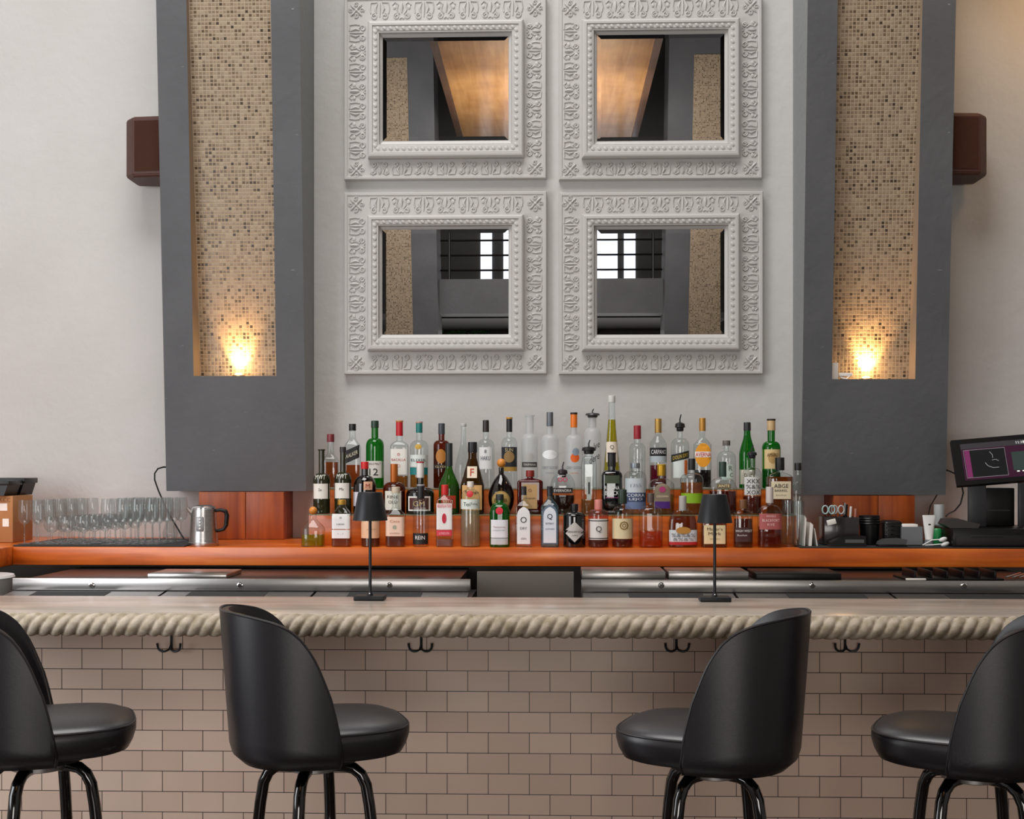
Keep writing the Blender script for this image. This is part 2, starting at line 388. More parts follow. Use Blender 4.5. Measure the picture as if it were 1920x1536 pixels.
# small white adapter in right niche
x0 = PX(1559, 6.5); t = thing('power_adapter', 'small white plug adapter in the corner of the right niche', 'adapter', (x0+.03, 6.54, PR['zn']))
MB().box((x0+.006, 6.52, PR['zn']), (x0+.04, 6.55, PR['zn']+.088), .004).out('body', WHITE, t)
MB().box((x0+.045, 6.525, PR['zn']+.018), (x0+.115, 6.55, PR['zn']+.036), .004).out('plug_head', WHITE, t)
MB().tube([(x0+.1, 6.53, PR['zn']+.02), (x0+.08, 6.51, PR['zn']+.004), (x0+.06, 6.53, PR['zn']+.01), (x0+.05, 6.54, PR['zn']+.02)], .004, 6).out('cord', WHITE, t)

# ---------------------------------------------------------------- wall speakers
def speaker(px0, px1, py0, py1, sgn, lab):
    Y = 6.5; xo = PX(px0 if sgn < 0 else px1, Y); xi = PX(px1 if sgn < 0 else px0, Y)+(.0 if sgn < 0 else 0)
    z1 = PZ(px0, py0, Y); z0 = PZ(px0, py1, Y)
    t = thing('wall_speaker', lab, 'speaker', ((xo+xi)/2, 6.6, z0), 'brown speakers on the pillar sides')
    xi = (PL['X0']-.001) if sgn < 0 else (PR['X1']+.001)
    s = sgn
    pr = [(xi, 6.46), (xo-s*.05, 6.475), (xo, 6.53), (xo, 6.70), (xi, 6.72)]
    m = MB()
    zz = [(z0, .93), (z0+.012, 1), (z1-.012, 1), (z1, .95)]
    cx = (xi+xo)/2
    R = [[m.bm.verts.new((xi+(x-xi)*f, 6.6+(y-6.6)*f, z)) for x, y in pr] for z, f in zz]
    for a, b in zip(R, R[1:]):
        for k in range(5): m.bm.faces.new((a[k], a[(k+1) % 5], b[(k+1) % 5], b[k]))
    m.bm.faces.new(R[0][::-1]); m.bm.faces.new(R[-1])
    bmesh.ops.bevel(m.bm, geom=[e for e in m.bm.edges], offset=.004, segments=2, affect='EDGES')
    m.out('cabinet', BROWN, t, ang=25)
    m = MB()
    d = Vector((xo-s*.05-xi, .015, 0))
    m.poly([Vector((xi+d.x*.1, 6.46+d.y*.1-.0035, z0+.03)), Vector((xi+d.x*.92, 6.46+d.y*.92-.0035, z0+.03)), Vector((xi+d.x*.92, 6.46+d.y*.92-.0035, z1-.025)), Vector((xi+d.x*.1, 6.46+d.y*.1-.0035, z1-.025))])
    bmesh.ops.solidify(m.bm, geom=list(m.bm.faces), thickness=.003)
    m.out('grille', mat('brown_grille_cloth', '#56301f', .8, bump=(500, .4, .001)), t, smooth=False)
speaker(233, 298, 221, 334, -1, 'brown wall speaker on the outer side of the left pillar')
speaker(1786, 1854, 214, 330, 1, 'brown wall speaker on the outer side of the right pillar')

# ---------------------------------------------------------------- ornate mirrors
def spiral(cx, cz, r0, r1, a0, turns, n=12):
    return [(cx+(r0+(r1-r0)*k/n)*math.cos(a0+turns*2*PI*k/n), cz+(r0+(r1-r0)*k/n)*math.sin(a0+turns*2*PI*k/n)) for k in range(n+1)]
def motif(m, T, p, h, kind):
    """T maps (u,v,d) to world; p pitch, h band height; u in +-p/2, v in +-h/2"""
    def tb(pts, r): m.tube([T(u, v, .0) for u, v in pts], r, 5, flat=1)
    if kind == 0:
        for s in (-1, 1):
            q = spiral(s*.23*p, -.27*h, .17*h, .06*h, PI/2 if s < 0 else PI/2, s*-1.2, 12)
            tb(q, .0042)
            tb([(s*.10*p, .44*h), (s*.40*p, .42*h), (s*.44*p, .1*h), (s*.40*p, -.12*h)], .0036)
            m.tube([T(s*.10*p, .38*h, 0), T(s*.19*p, .1*h, 0), T(s*.13*p, -.1*h, 0)], [.003, .0075, .003], 5)
        m.tube([T(0, .42*h, 0), T(0, .1*h, 0), T(0, -.3*h, 0)], [.003, .007, .003], 5)
    else:
        for s in (-1, 1):
            q = spiral(s*.24*p, -.26*h, .16*h, .05*h, PI*.5, s*-1.35, 12)
            tb(q, .0042)
            tb([(s*.42*p, .3*h), (s*.30*p, .44*h), (s*.16*p, .32*h), (s*.22*p, .05*h), (s*.10*p, -.15*h)], .0038)
            m.ball(T(s*.33*p, .18*h, 0), .009, 1, .5, 1.3, u=6, v=5)
        m.tube([T(0, .40*h, 0), T(0, .2*h, 0), T(0, -.08*h, 0)], [.004, .010, .003], 5)
        m.tube([T(-.1*p, -.40*h, 0), T(0, -.33*h, 0), T(.1*p, -.40*h, 0)], .0045, 5)
def ring(m, x0, x1, z0, z1, prof):
    """mitred moulding: prof = [(inset, y)] from outside to inside"""
    R = []
    for (i, y) in prof:
        R.append([m.bm.verts.new(q) for q in ((x0+i, y, z0+i), (x1-i, y, z0+i), (x1-i, y, z1-i), (x0+i, y, z1-i))])
    for a, b in zip(R, R[1:]):
        for k in range(4): m.bm.faces.new((a[k], a[(k+1) % 4], b[(k+1) % 4], b[k]))
Y0 = YW
def mirror(pxs, lab):
    ox0, ox1, oy0, oy1, ix0, ix1, iy0, iy1, gx0, gx1, gy0, gy1 = pxs
    Yf = YW-.045; Yi = YW-.085; Yg = YW-.05
    X0, X1, Z1, Z0 = PX(ox0, Yf), PX(ox1, Yf), PZ(ox0, oy0, Yf), PZ(ox0, oy1, Yf)
    A0, A1, B1, B0 = PX(ix0, Yi), PX(ix1, Yi), PZ(ix0, iy0, Yi), PZ(ix0, iy1, Yi)
    G0, G1, H1, H0 = PX(gx0, Yg), PX(gx1, Yg), PZ(gx0, gy0, Yg), PZ(gx0, gy1, Yg)
    t = thing('mirror', lab, 'mirror', ((X0+X1)/2, YW-.02, Z0))
    m = MB(); ring(m, X0, X1, Z0, Z1, [(0, YW-.001), (0, Yf+.004), (.004, Yf), (.016, Yf), (.02, Yf+.004), (.13, Yf+.004)])
    ring(m, X0+.02, X1-.02, Z0+.02, Z1-.02, [(0, YW-.001), (.11, YW-.001)])
    m.out('outer_frame', FRAME, t, smooth=False)
    # inner moulding
    w = min(G0-A0, A1-G1)
    m = MB()
    prof = [(0, 0, Yf+.004), (.0, 0, Yi+.012), (.09, 0, Yi+.002), (.16, 0, Yi), (.3, 0, Yi), (.34, 0, Yi+.006), (.62, 0, Yi+.008), (.66, 0, Yi+.012), (.72, 0, Yi+.012), (.78, 0, Yi+.03), (.9, 0, Yi+.036), (1.0, 0, Yi+.044)]
    R = []
    for f, _, y in prof:
        R.append([m.bm.verts.new(q) for q in ((A0+(G0-A0)*f, y, B0+(H0-B0)*f), (A1+(G1-A1)*f, y, B0+(H0-B0)*f), (A1+(G1-A1)*f, y, B1+(H1-B1)*f), (A0+(G0-A0)*f, y, B1+(H1-B1)*f))])
    for a, b in zip(R, R[1:]):
        for k in range(4): m.bm.faces.new((a[k], a[(k+1) % 4], b[(k+1) % 4], b[k]))
    im_ = m.out('inner_moulding', FRAME, t, smooth=False)
    # gadroon beading on inner moulding
    m = MB(); f = .47
    a0, a1, b0, b1 = A0+(G0-A0)*f, A1+(G1-A1)*f, B0+(H0-B0)*f, B1+(H1-B1)*f
    y = Yi+.008
    nx = 22; nz = 18
    for k in range(nx):
        x = a0+(a1-a0)*(k+.5)/nx
        for z in (b0, b1): m.ball((x, y, z), .012, 1.25, .55, .85, Matrix.Rotation(.7, 3, 'Y'), 7, 5)
    for k in range(nz):
        z = b0+(b1-b0)*(k+.5)/nz
        for x in (a0, a1): m.ball((x, y, z), .012, .85, .55, 1.25, Matrix.Rotation(-.7, 3, 'Y'), 7, 5)
    m.out('gadroon_beading', FRAME, im_)
    # carved scrollwork in the four bands
    m = MB(); yy = Yf+.002
    hT = (Z1-.018)-(B1+.006); hB = (B0-.006)-(Z0+.018); hL = (A0-.004)-(X0+.018); hR = (X1-.018)-(A1+.004)
    n = 7
    for k in range(n):
        pch = (A1-A0)/n; u = A0+pch*(k+.5); zc = (Z1-.018+B1+.006)/2; zc2 = (B0-.006+Z0+.018)/2
        motif(m, lambda a, b, d: Vector((u+a, yy, zc+b)), pch, hT*.92, k % 2)
        motif(m, lambda a, b, d: Vector((u+a, yy, zc2-b)), pch, hB*.92, (k+1) % 2)
    n = 7
    for k in range(n):
        pch = (B1-B0)/n; v = B0+pch*(k+.5); xc = (X0+.018+A0-.004)/2; xc2 = (X1-.018+A1+.004)/2
        motif(m, lambda a, b, d: Vector((xc-b, yy, v+a)), pch, hL*.92, k % 2)
        motif(m, lambda a, b, d: Vector((xc2+b*-1*-1, yy, v+a)) if False else Vector((xc2-b*-1, yy, v+a)), pch, hR*.92, (k+1) % 2)
    for (cx, cz) in (((X0+A0)/2, (Z1+B1)/2), ((X1+A1)/2, (Z1+B1)/2), ((X0+A0)/2, (Z0+B0)/2), ((X1+A1)/2, (Z0+B0)/2)):
        for q in range(4):
            an = PI/4+q*PI/2
            m.tube([Vector((cx+math.cos(an)*r, yy, cz+math.sin(an)*r)) for r in (.008, .024, .042)], [.003, .0085, .003], 5)
            m.tube([Vector((cx+a, yy, cz+b)) for a, b in spiral(.03*math.cos(an+PI/4), .03*math.sin(an+PI/4), .013, .004, an, 1.2, 9)], .0035, 5)
        m.ball((cx, yy, cz), .009, 1, .6, 1)
    m.out('carved_scrollwork', FRAME, t)
    # bevelled glass
    m = MB(); bw = .017; yg = Yg+.004
    R = []
    for i, y in ((-.004, yg+.0006), (bw, yg)):
        R.append([m.bm.verts.new(q) for q in ((G0+i, y, H0+i), (G1-i, y, H0+i), (G1-i, y, H1-i), (G0+i, y, H1-i))])
    for k in range(4): m.bm.faces.new((R[0][k], R[0][(k+1) % 4], R[1][(k+1) % 4], R[1][k]))
    m.bm.faces.new(R[1])
    m.out('mirror_glass', MIRR, t, smooth=False)
mirror((645, 1024, -5, 337, 689, 982, 38, 296, 719, 952, 72, 263), 'ornate white framed mirror, upper left of the four')
mirror((1048, 1429, -8, 337, 1091, 1388, 35, 296, 1121, 1357, 67, 263), 'ornate white framed mirror, upper right of the four')
mirror((645, 1025, 361, 702, 688, 982, 403, 658, 718, 952, 432, 626), 'ornate white framed mirror, lower left of the four')
mirror((1048, 1431, 361, 702, 1091, 1388, 401, 658, 1121, 1357, 432, 626), 'ornate white framed mirror, lower right of the four')

# ---------------------------------------------------------------- the far side of the room that the mirrors show
YM = YW-.046
def MP(px, py, Y):
    v = P(px, py, 2*YM-Y); return Vector((v.x, Y, v.z))
for s, xa, xb, na, nb, lab in ((-1, 775, 822, 722, 775, 'grey pillar with a mosaic face across the room, mirrored at left'), (1, 1245, 1290, 1290, 1352, 'grey pillar with a mosaic face across the room, mirrored at right')):
    Y = -3.0; a, b = MP(xa, 0, Y).x, MP(xb, 0, Y).x; c, d = MP(na, 0, Y).x, MP(nb, 0, Y).x
    o0, o1 = (min(a, b, c, d)-.12, max(a, b, c, d)) if s < 0 else (min(a, b, c, d), max(a, b, c, d)+.12)
    t = thing('pillar', lab, 'pillar', ((o0+o1)/2, Y-.3, 0))
    def lean(m):
        for v in m.bm.verts:
            if v.co.z > 3: v.co.y += .75
            v.co.y -= 0
        return m
    def lbox(a, b, y0, y1, z0, z1, zt):
        m = MB(); f = lambda z: max(0, z-3.2)*.2
        R = [[m.bm.verts.new(q) for q in ((a, y0+f(z), z), (b, y0+f(z), z), (b, y1+f(z), z), (a, y1+f(z), z))] for z in (z0, 3.2, z1)]
        for p, q in zip(R, R[1:]):
            for k in range(4): m.bm.faces.new((p[k], p[(k+1) % 4], q[(k+1) % 4], q[k]))
        m.bm.faces.new(R[0][::-1]); m.bm.faces.new(R[-1]); return m
    lbox(o0, o1, Y-.6, Y, 0, 8.45, 1).out('plaster_body', GREY, t, smooth=False)
    lbox(c, d, Y-.05, Y+.012, 1.2, 6.75, 1).out('mosaic_panel', mosaic(), t, smooth=False)
xl, xr = MP(822, 0, -3).x, MP(1245, 0, -3).x
tag(MB().box((xl-.01, -3.5, 3.62), (xr+.01, -3.15, 4.08)).out('balcony_beam', GREY, smooth=False), 'grey balcony beam between the far pillars, seen in the lower mirrors', 'beam')
t = thing('balcony_railing', 'dark metal balcony railing above the grey beam, seen in the lower mirrors', 'railing', (0, -3.3, 4.08))
for z in (4.22, 4.42, 4.62, 4.80): MB().tube([(xl, -3.3, z), (xr, -3.3, z)], .014, 6).out('rail', BLACK, t)
for x in (xl+.12, xr-.12, 0): MB().tube([(x, -3.3, 4.08), (x, -3.3, 4.83)], .018, 6).out('post', BLACK, t)
struct(MB().box((xl-1.5, -6.19, 3.6), (xr+1.5, -3.5, 3.68)).out('floor_balcony', DGREY, smooth=False))
WIN = mat('bright_window_pane', '#eef4ff', .3, emit=1.7)
for i, (x, wd) in enumerate(((-.62, .16), (-.30, .1), (.15, .32), (.85, .16), (-1.05, .09), (1.2, .09))):
    struct(MB().box((x-wd, -6.19, 4.1), (x+wd, -6.17, 5.3)).out('window_%d' % (i+1), WIN, smooth=False))
tag(MB().box((-2.2, -6.15, 1.0), (-1.0, -6.05, 3.58)).out('green_wall', mat('leafy_wall', '#1c5a26', .7, noise=(30, '#0a2410', .4, .6), bump=(40, 1, .03)), smooth=False), 'green leafy plant wall under the balcony, seen in the lower left mirror', 'plant wall')
t = thing('wall_lamp', 'twin headed spot lamp glowing under the balcony, in the lower left mirror', 'lamp', (-.6, -4.2, 3.3))
for dx, dz in ((-.06, .07), (.06, -.07)):
    c = MP(933+dx*100, 586-dz*60, -4.2)
    MB().lathe([(-.07, .028), (0, .045), (.06, .05)], 14, c).out('lamp_head', BLACK, t)
    MB().ball(c+Vector((0, .045, .02)), .03).out('bulb', mat('warm_bulb', '#ffcf8a', .4, emit=6), t)
m = MB(); m.tube([MP(934, 560, -4.2), MP(934, 592, -4.2)], .01, 6); m.out('arm', BLACK, t)
# plywood canopy
x0, x1 = -1.2, 1.05
t = thing('ceiling_canopy', 'sloping plywood ceiling canopy, seen in the upper mirrors', 'canopy', (0, -1.3, 6.0))
MB().box((x0, -3.4, 6.0), (x1, .75, 6.03)).out('plywood_panel', PLY, t, smooth=False)
for a in (x0-.08, x1): MB().box((a, -3.4, 5.98), (a+.08, .75, 6.14)).out('edge_beam', wood('canopy_beam', '#5a4030', '#6a4b38', '#7a5842', .5, 'y'), t, smooth=False)
# ---------------------------------------------------------------- back shelf and wood panels
ZS = 1.199; YS = 5.9
xs0 = PX(24, YS)
o = tag(MB().box((xs0, YS, ZS-.086), (4.55, YW-.002, ZS), .003).out('back_shelf', ORANGE), 'long thick orange-stained wooden shelf behind the bar', 'shelf')
ZR = ZS+.001
tag(MB().box((-3.7, 4.9, ZS-.088), (xs0-.002, YW-.002, ZS+.002), .004).out('side_shelf', ORANGE), 'orange wooden side shelf meeting the long shelf at far left', 'shelf')
struct(MB().box((-4.55, 6.2, 0), (4.55, 6.3, ZS-.09)).out('wall_under_shelf', mat('taupe_panel', '#6a625c', .6), smooth=False))
g0, g1 = PX(886, 5.6), PX(1084, 5.6)
struct(MB().box((g0+.02, 5.6, 0), (g1-.02, 5.64, ZS-.089)).out('wall_bar_gap', mat('warm_grey_panel', '#6a635d', .5), smooth=False))
# two wood cabinets below pillars
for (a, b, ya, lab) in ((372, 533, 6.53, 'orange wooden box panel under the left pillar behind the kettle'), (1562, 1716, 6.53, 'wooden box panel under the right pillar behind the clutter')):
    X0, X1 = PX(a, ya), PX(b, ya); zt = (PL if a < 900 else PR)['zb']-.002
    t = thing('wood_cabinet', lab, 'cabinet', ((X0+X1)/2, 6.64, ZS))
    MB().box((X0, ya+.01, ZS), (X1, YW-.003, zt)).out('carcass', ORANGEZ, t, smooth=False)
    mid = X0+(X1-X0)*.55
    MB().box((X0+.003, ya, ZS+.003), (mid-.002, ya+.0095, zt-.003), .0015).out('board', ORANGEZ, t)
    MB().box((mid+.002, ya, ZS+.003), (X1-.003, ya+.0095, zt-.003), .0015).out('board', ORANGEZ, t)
# bottle tiers
ta, tb_ = PX(579, 6.08), PX(1494, 6.08)
t = thing('bottle_tier', 'two-step orange wooden bottle riser standing on the long shelf', 'riser', ((ta+tb_)/2, 6.4, ZS))
Z1T = PZ(960, 967, 6.08); Z2T = PZ(960, 918, 6.28)
MB().box((ta, 6.08, ZS), (tb_, 6.279, Z1T), .002).out('lower_step', ORANGE, t)
MB().box((ta, 6.28, ZS), (tb_, 6.56, Z2T), .002).out('upper_step', ORANGE, t)
MB().box((ta, 6.078, Z1T), (tb_, 6.279, Z1T+.004), .001).out('lower_step_liner', glass('frosted_acrylic', '#d7dfb8', .5), t)
MB().box((ta, 6.278, Z2T), (tb_, 6.56, Z2T+.004), .001).out('upper_step_liner', glass('frosted_acrylic', '#d7dfb8', .5), t)
ROWS = {0: (ZS+.001, 5.985), 1: (Z1T+.005, 6.18), 2: (Z2T+.005, 6.41)}

# ---------------------------------------------------------------- bottles
CLEAR = glass('clear_glass'); FROST = glass('frosted_glass', '#f8fafa', .5, '#f6f8f9', .4, edge=.85)
GREENG = glass('green_glass', '#38b043', .30, '#189a2a', edge=.4); DGREEN = glass('deep_green_glass', '#4a9a30', .45, '#4c8a2c', edge=.4)
OLIVE = glass('olive_glass', '#5b5a34', .6, '#4c4a2e', edge=.4); AMBERG = glass('amber_glass', '#b0531a', .3, '#7c3208', edge=.45)
BLUEG = glass('pale_blue_glass', '#b4d6e2', .12, '#9fc4d4'); DARKG = mat('dark_bottle_glass', '#120b0a', .06, coat=.5)
BRNG = glass('brown_glass', '#8a5a20', .45, '#5c3c10', edge=.5); REDG = glass('deep_red_glass', '#b02010', .35, '#7c1008')
PINKG = glass('pink_glass', '#f0c4b8', .08, '#e8b0a0'); BLKG = mat('black_glass', '#08080a', .05, coat=.6)
GL = dict(c=CLEAR, f=FROST, g=GREENG, G=DGREEN, o=OLIVE, a=AMBERG, b=BLUEG, d=DARKG, n=BRNG, r=REDG, p=PINKG, k=BLKG)
def liqm(c):
    h = c.lstrip('#'); r_ = [int(h[i:i+2], 16)/255 for i in (0, 2, 4)]
    return glass('liquid_'+c, tuple(min(1, x**.5) for x in r_), .38, tuple(min(1, x**.62) for x in r_), .05, edge=.8)
def pm(c, metal=0): return mat('cap_'+c, c, .35, metal)
def lm(c): return mat('label_'+c, c, .55)
def im(c): return mat('ink_'+c, c, .6)
def sstep(t): return t*t*(3-2*t)
def make_profile(H, R, bt, st, nr, ct, sh, foot=.96):
    P_ = [(0, R*.86), (.006*H, R*.97), (.02*H, R*foot if foot < .96 else R)]
    n = 10
    if sh == 'cone':   # continuous slope from base
        for k in range(n+1):
            f = k/n; P_.append((H*(.02+(ct-.02)*f), R*(1+(nr-1)*sstep(f)**.85)))
        return P_
    if sh == 'bulb':   # bulbous body
        P_ = [(0, R*.55), (.01*H, R*.62)]
        for k in range(1, 15):
            f = k/14; z = .01+(bt-.01)*f
            P_.append((H*z, R*max(nr, math.sin(PI*(.2+.8*f*.86))**.8)))
        P_.append((st*H, R*nr)); P_.append((ct*H, R*nr)); return P_
    P_.append((bt*.5*H, R)); P_.append((bt*H, R))
    for k in range(1, n+1):
        f = k/n; z = bt+(st-bt)*f
        if sh == 'round': r = nr+(1-nr)*math.sqrt(max(0, 1-f**2))*(1-.0*f) if f < 1 else nr
        elif sh == 'slope': r = 1+(nr-1)*f
        elif sh == 'hard': r = 1+(nr-1)*min(1, f**2.6)
        else: r = 1+(nr-1)*sstep(f)
        P_.append((H*z, R*r))
    P_.append((ct*H, R*nr)); return P_
class Bot: pass
def bottle(px, top, wpx, row, gl, lab, n=2, d=1., bt=.58, st=.72, nr=.36, ct=.86, sh='s', cap=None, capm=0, capr=1.12, capz=None,
           cap2=None, liq=None, fill=0, tags=(), txt=(), spout=None, dy=0, foot=.96, name='bottle', cat='bottle'):
    z0, Y = ROWS[row]; Y += dy
    base_px = {0: 1028, 1: 964, 2: 915}[row]
    x = PX(px, Y); H = PZ(px, top, Y)-z0; R = wpx/2*Y/FPX
    t = thing(name, lab, cat, (x, Y, z0))
    prof = make_profile(H, R, bt, st, nr, ct, sh, foot)
    zs = [q[0] for q in prof]
    def rad(z):
        if z <= zs[0]: return prof[0][1]
        for (a, ra), (b, rb) in zip(prof, prof[1:]):
            if z <= b: return ra+(rb-ra)*(z-a)/max(1e-6, b-a)
        return prof[-1][1]
    Rn = R*nr
    def nd(r):
        f = min(1, max(0, (r-Rn)/max(1e-5, R-Rn))); f = min(1, f*1.6)
        return 2+(n-2)*f, (1+(d-1)*f if R*d > Rn else min(1, R*d/max(r, 1e-5)))
    def sec(th, r, z, k=1.0):
        nn, dd = nd(r); c, s_ = math.cos(th), math.sin(th)
        return r*k*math.copysign(abs(c)**(2/nn), c), r*k*dd*math.copysign(abs(s_)**(2/nn), s_)
    def front(xx, z, off):
        r = rad(z); nn, dd = nd(r); q = min(.999, abs(xx)/r)
        return -(r*dd)*(1-q**nn)**(1/nn)-off
    c0 = Vector((x, Y, z0)); SEG = 28 if n == 2 else 36
    MB().lathe(prof, SEG, c0, sec).out('glass_body', GL[gl], t, ang=50)
    if liq:
        lz = fill*H; pr = [(max(z, .014*H), r*.93) for z, r in prof if z < lz and z > .004*H]+[(lz, rad(lz)*.93)]
        MB().lathe(pr, SEG, c0, sec).out('liquid', liqm(liq), t, ang=50)
    ctz = ct*H; cr = Rn*capr
    if cap:
        c1 = capz or 1.0
        MB().lathe([(ctz-.002, cr*.98), (ctz, cr), (c1*H-.0015, cr*.98), (c1*H, cr*.9)], 18, c0).out('cap', pm(cap, capm), t)
        if cap2: MB().lathe([(H*.975, cr*1.02), (H*.98, cr*1.06), (H*.998, cr*1.06), (H, cr)], 18, c0+Vector((0, 0, .0012))).out('cap_band', pm(cap2), t)
    elif not spout:
        MB().lathe([(ctz-.006, Rn*1.2), (ctz-.004, Rn*1.28), (ctz, Rn*1.28), (ctz+.001, Rn)], 18, c0).out('neck_lip', GL[gl], t)
    if spout == 'ball':
        rb = (1-ct)*H/2*1.02
        MB().ball(c0+Vector((0, 0, ctz+rb*.97)), rb, u=14, v=10).out('cork_ball', pm('#d98a35'), t)
    elif spout:
        MB().lathe([(ctz-.004, Rn*1.1), (ctz, Rn*1.3), (ctz+.16*(H-ctz), Rn*1.35), (ctz+.2*(H-ctz), Rn*1.9), (ctz+.42*(H-ctz), Rn*1.7), (ctz+.5*(H-ctz), Rn*.7)], 14, c0).out('pour_stopper', pm(spout), t)
        k = H-ctz
        MB().tube([c0+Vector((0, 0, ctz+.4*k)), c0+Vector((-.001, 0, ctz+.7*k)), c0+Vector((.006, 0, H))], [.0042, .0038, .0028], 8).out('pour_spout', pm(spout), t)
    lab_o = None
    for ti, tg in enumerate(tags):
        to = .0007*ti; kind, w_, za, zb2, colr = tg[:5]; ox = tg[5] if len(tg) > 5 else 0
        za *= H; zb2 *= H; m = MB(); hw = w_*R; OX = ox*R
        if kind == 'rect':
            m.grid(lambda u, v: c0+Vector((OX+(2*u-1)*hw, front(OX+(2*u-1)*hw, za+(zb2-za)*v, .0009+to), za+(zb2-za)*v)), 13, 7)
        elif kind == 'slant':
            sl = tg[6]
            m.grid(lambda u, v: c0+Vector((OX+(2*u-1)*hw, front(OX+(2*u-1)*hw, za+(zb2-za)*v+(2*u-1)*sl*hw, .0011+to), za+(zb2-za)*v+(2*u-1)*sl*hw)), 13, 5)
        else:
            zc = (za+zb2)/2; hz = (zb2-za)/2; q_ = {'oval': 24, 'diamond': 4, 'arch': 0}[kind]
            if kind == 'arch':
                m.grid(lambda u, v: c0+Vector(((2*u-1)*hw*(1 if v < .75 else math.sqrt(max(.02, 1-((v-.75)/.25)**2))), front((2*u-1)*hw*(1 if v < .75 else math.sqrt(max(.02, 1-((v-.75)/.25)**2))), za+(zb2-za)*v, .0011+to), za+(zb2-za)*v)), 11, 17)
            else:
                def ep(u, v):
                    an = 2*PI*u; rr_ = v+.001
                    if kind == 'oval': dx, dz = math.cos(an), math.sin(an)
                    else:
                        cs_, sn_ = math.cos(an), math.sin(an); kk = 1/(abs(cs_)+abs(sn_)); dx, dz = cs_*kk, sn_*kk
                    xx = OX+dx*hw*rr_; zz = zc+dz*hz*rr_
                    return c0+Vector((xx, front(xx, zz, .0012+to), zz))
                m.grid(ep, 24, 4, cu=True)
        lab_o = m.out('label_band' if kind == 'slant' else 'label', lm(colr), t)
    for tx in txt:
        s_, fx, fz, fh, colr = tx[:5]; wd = tx[5] if len(tx) > 5 else None; sh_ = tx[6] if len(tx) > 6 else 0
        tb = text_bm(s_, fh*H, None if wd is None else wd*2*R, 0)
        for v in tb.verts:
            xx = v.co.x+fx*R; zz = v.co.z+fz*H+v.co.x*sh_
            v.co = c0+Vector((xx, front(xx, zz, .0018+.0007*len(tags)), zz))
        m = MB(); m.merge(tb); m.out('lettering', im(colr), lab_o or t, smooth=False)
    return t
B = bottle
W = '#ece8e0'; CR = '#e8dcc0'; K = '#16161a'
# ---- back row (top step), left to right
B(620, 814, 30, 2, 'c', 'whiskey bottle with short maroon cap at the left end of the top step', n=4, d=.8, bt=.5, st=.66, cap='#7a2a30', liq='#9a4216', fill=.48, nr=.42)
B(661, 795, 30, 2, 'c', 'square clear whiskey bottle with black cap and slanted black label, top step', n=6, d=.9, bt=.62, st=.80, nr=.4, ct=.9, cap=K, liq='#b04818', fill=.36, tags=[('slant', .96, .42, .62, '#1c1a1a', 0, .45)], txt=[('WALKER', 0, .52, .06, '#d8d0b8', .8, .45)])
B(703, 789, 34, 2, 'g', 'green whisky bottle with a large 12 on its white label, top step', bt=.62, st=.74, nr=.38, ct=.9, sh='round', cap='#1f3a28', tags=[('rect', .96, .15, .40, W)], txt=[('12', 0, .24, .1, '#222222', .5), ('SINGLE MALT', 0, .36, .03, '#5a3040', .75)])
B(749, 789, 33, 2, 'c', 'square clear bottle with bright red neck and white label, top step', n=6, d=.8, bt=.6, st=.7, nr=.36, ct=.78, cap='#c41422', cap2='#c98a50', liq='#b86a28', fill=.18, sh='hard', tags=[('rect', .94, .2, .58, W)], txt=[('BACALLA', 0, .42, .035, '#b03038', .8), ('o', 0, .5, .04, '#c04050'), ('O', 0, .33, .05, '#d8a0a0')])
B(786, 791, 35, 2, 'c', 'clear bottle with teal cap, gold seal and teal striped label, top step', bt=.6, st=.72, nr=.32, ct=.84, cap='#147a74', cap2='#c8a090', sh='round', liq='#c87820', fill=.2, tags=[('rect', .95, .32, .5, '#dfe5e0'), ('rect', .95, .2, .31, '#1f7f80'), ('oval', .36, .58, .66, '#c9a040')], txt=[('ELIXIR', 0, .42, .04, '#2c4a50', .8)])
B(828, 794, 31, 2, 'a', 'slim amber cognac bottle with slate grey cap and amber crest, top step', bt=.66, st=.74, nr=.36, ct=.84, sh='round', cap='#3f444c', liq='#7a2808', fill=.6, tags=[('oval', .62, .38, .6, '#b8782c'), ('rect', .9, .3, .36, '#2b2320')], txt=[('CLYDE', 0, .33, .03, '#d8c090', .7)])
B(869, 794, 34, 2, 'c', 'tall empty clear bottle with long sloping neck, top step beside the cognac', bt=.2, st=.8, nr=.28, ct=.96, cap='#b8b8b4', capr=1.2)
B(911, 788, 32, 2, 'c', 'clear gin bottle with dark brown cap and white block label, top step', bt=.6, st=.72, nr=.34, ct=.83, sh='round', cap='#2e2220', tags=[('rect', .74, .28, .6, '#f2f2f2')], txt=[('HAKU', 0, .44, .06, '#2a3550', .55), ('8', 0, .54, .05, '#404858')])
B(955, 783, 30, 2, 'c', 'clear bottle with cork top and black and gold picture label, top step', bt=.62, st=.72, nr=.34, ct=.8, sh='round', cap=K, cap2='#d0953c', tags=[('rect', .96, .3, .58, '#23262e'), ('oval', .66, .36, .52, '#a08050'), ('rect', .96, .24, .3, '#b89040')], txt=[('SUN', 0, .54, .05, '#d0c090', .5)])
B(993, 776, 31, 2, 'f', 'frosted stepped-neck bottle with grey band and open clear top, top step', bt=.64, st=.73, nr=.5, ct=.98, sh='hard', tags=[('rect', .9, .28, .35, '#4a4644'), ('oval', .56, .37, .47, '#b8b6b2')], txt=[('TEREMANA', 0, .315, .028, '#e0dcd6', .75)])
B(1031, 773, 33, 2, 'f', 'frosted vodka bottle with grey foil cap and white mountain scene, top step', bt=.62, st=.71, nr=.35, ct=.82, sh='round', cap='#6d7278', capm=.5, tags=[('oval', .84, .38, .5, '#f6f8f8')], txt=[('GREY GOOSE', 0, .27, .035, '#68707c', .86), ('VODKA', 0, .2, .02, '#78808c', .5)])
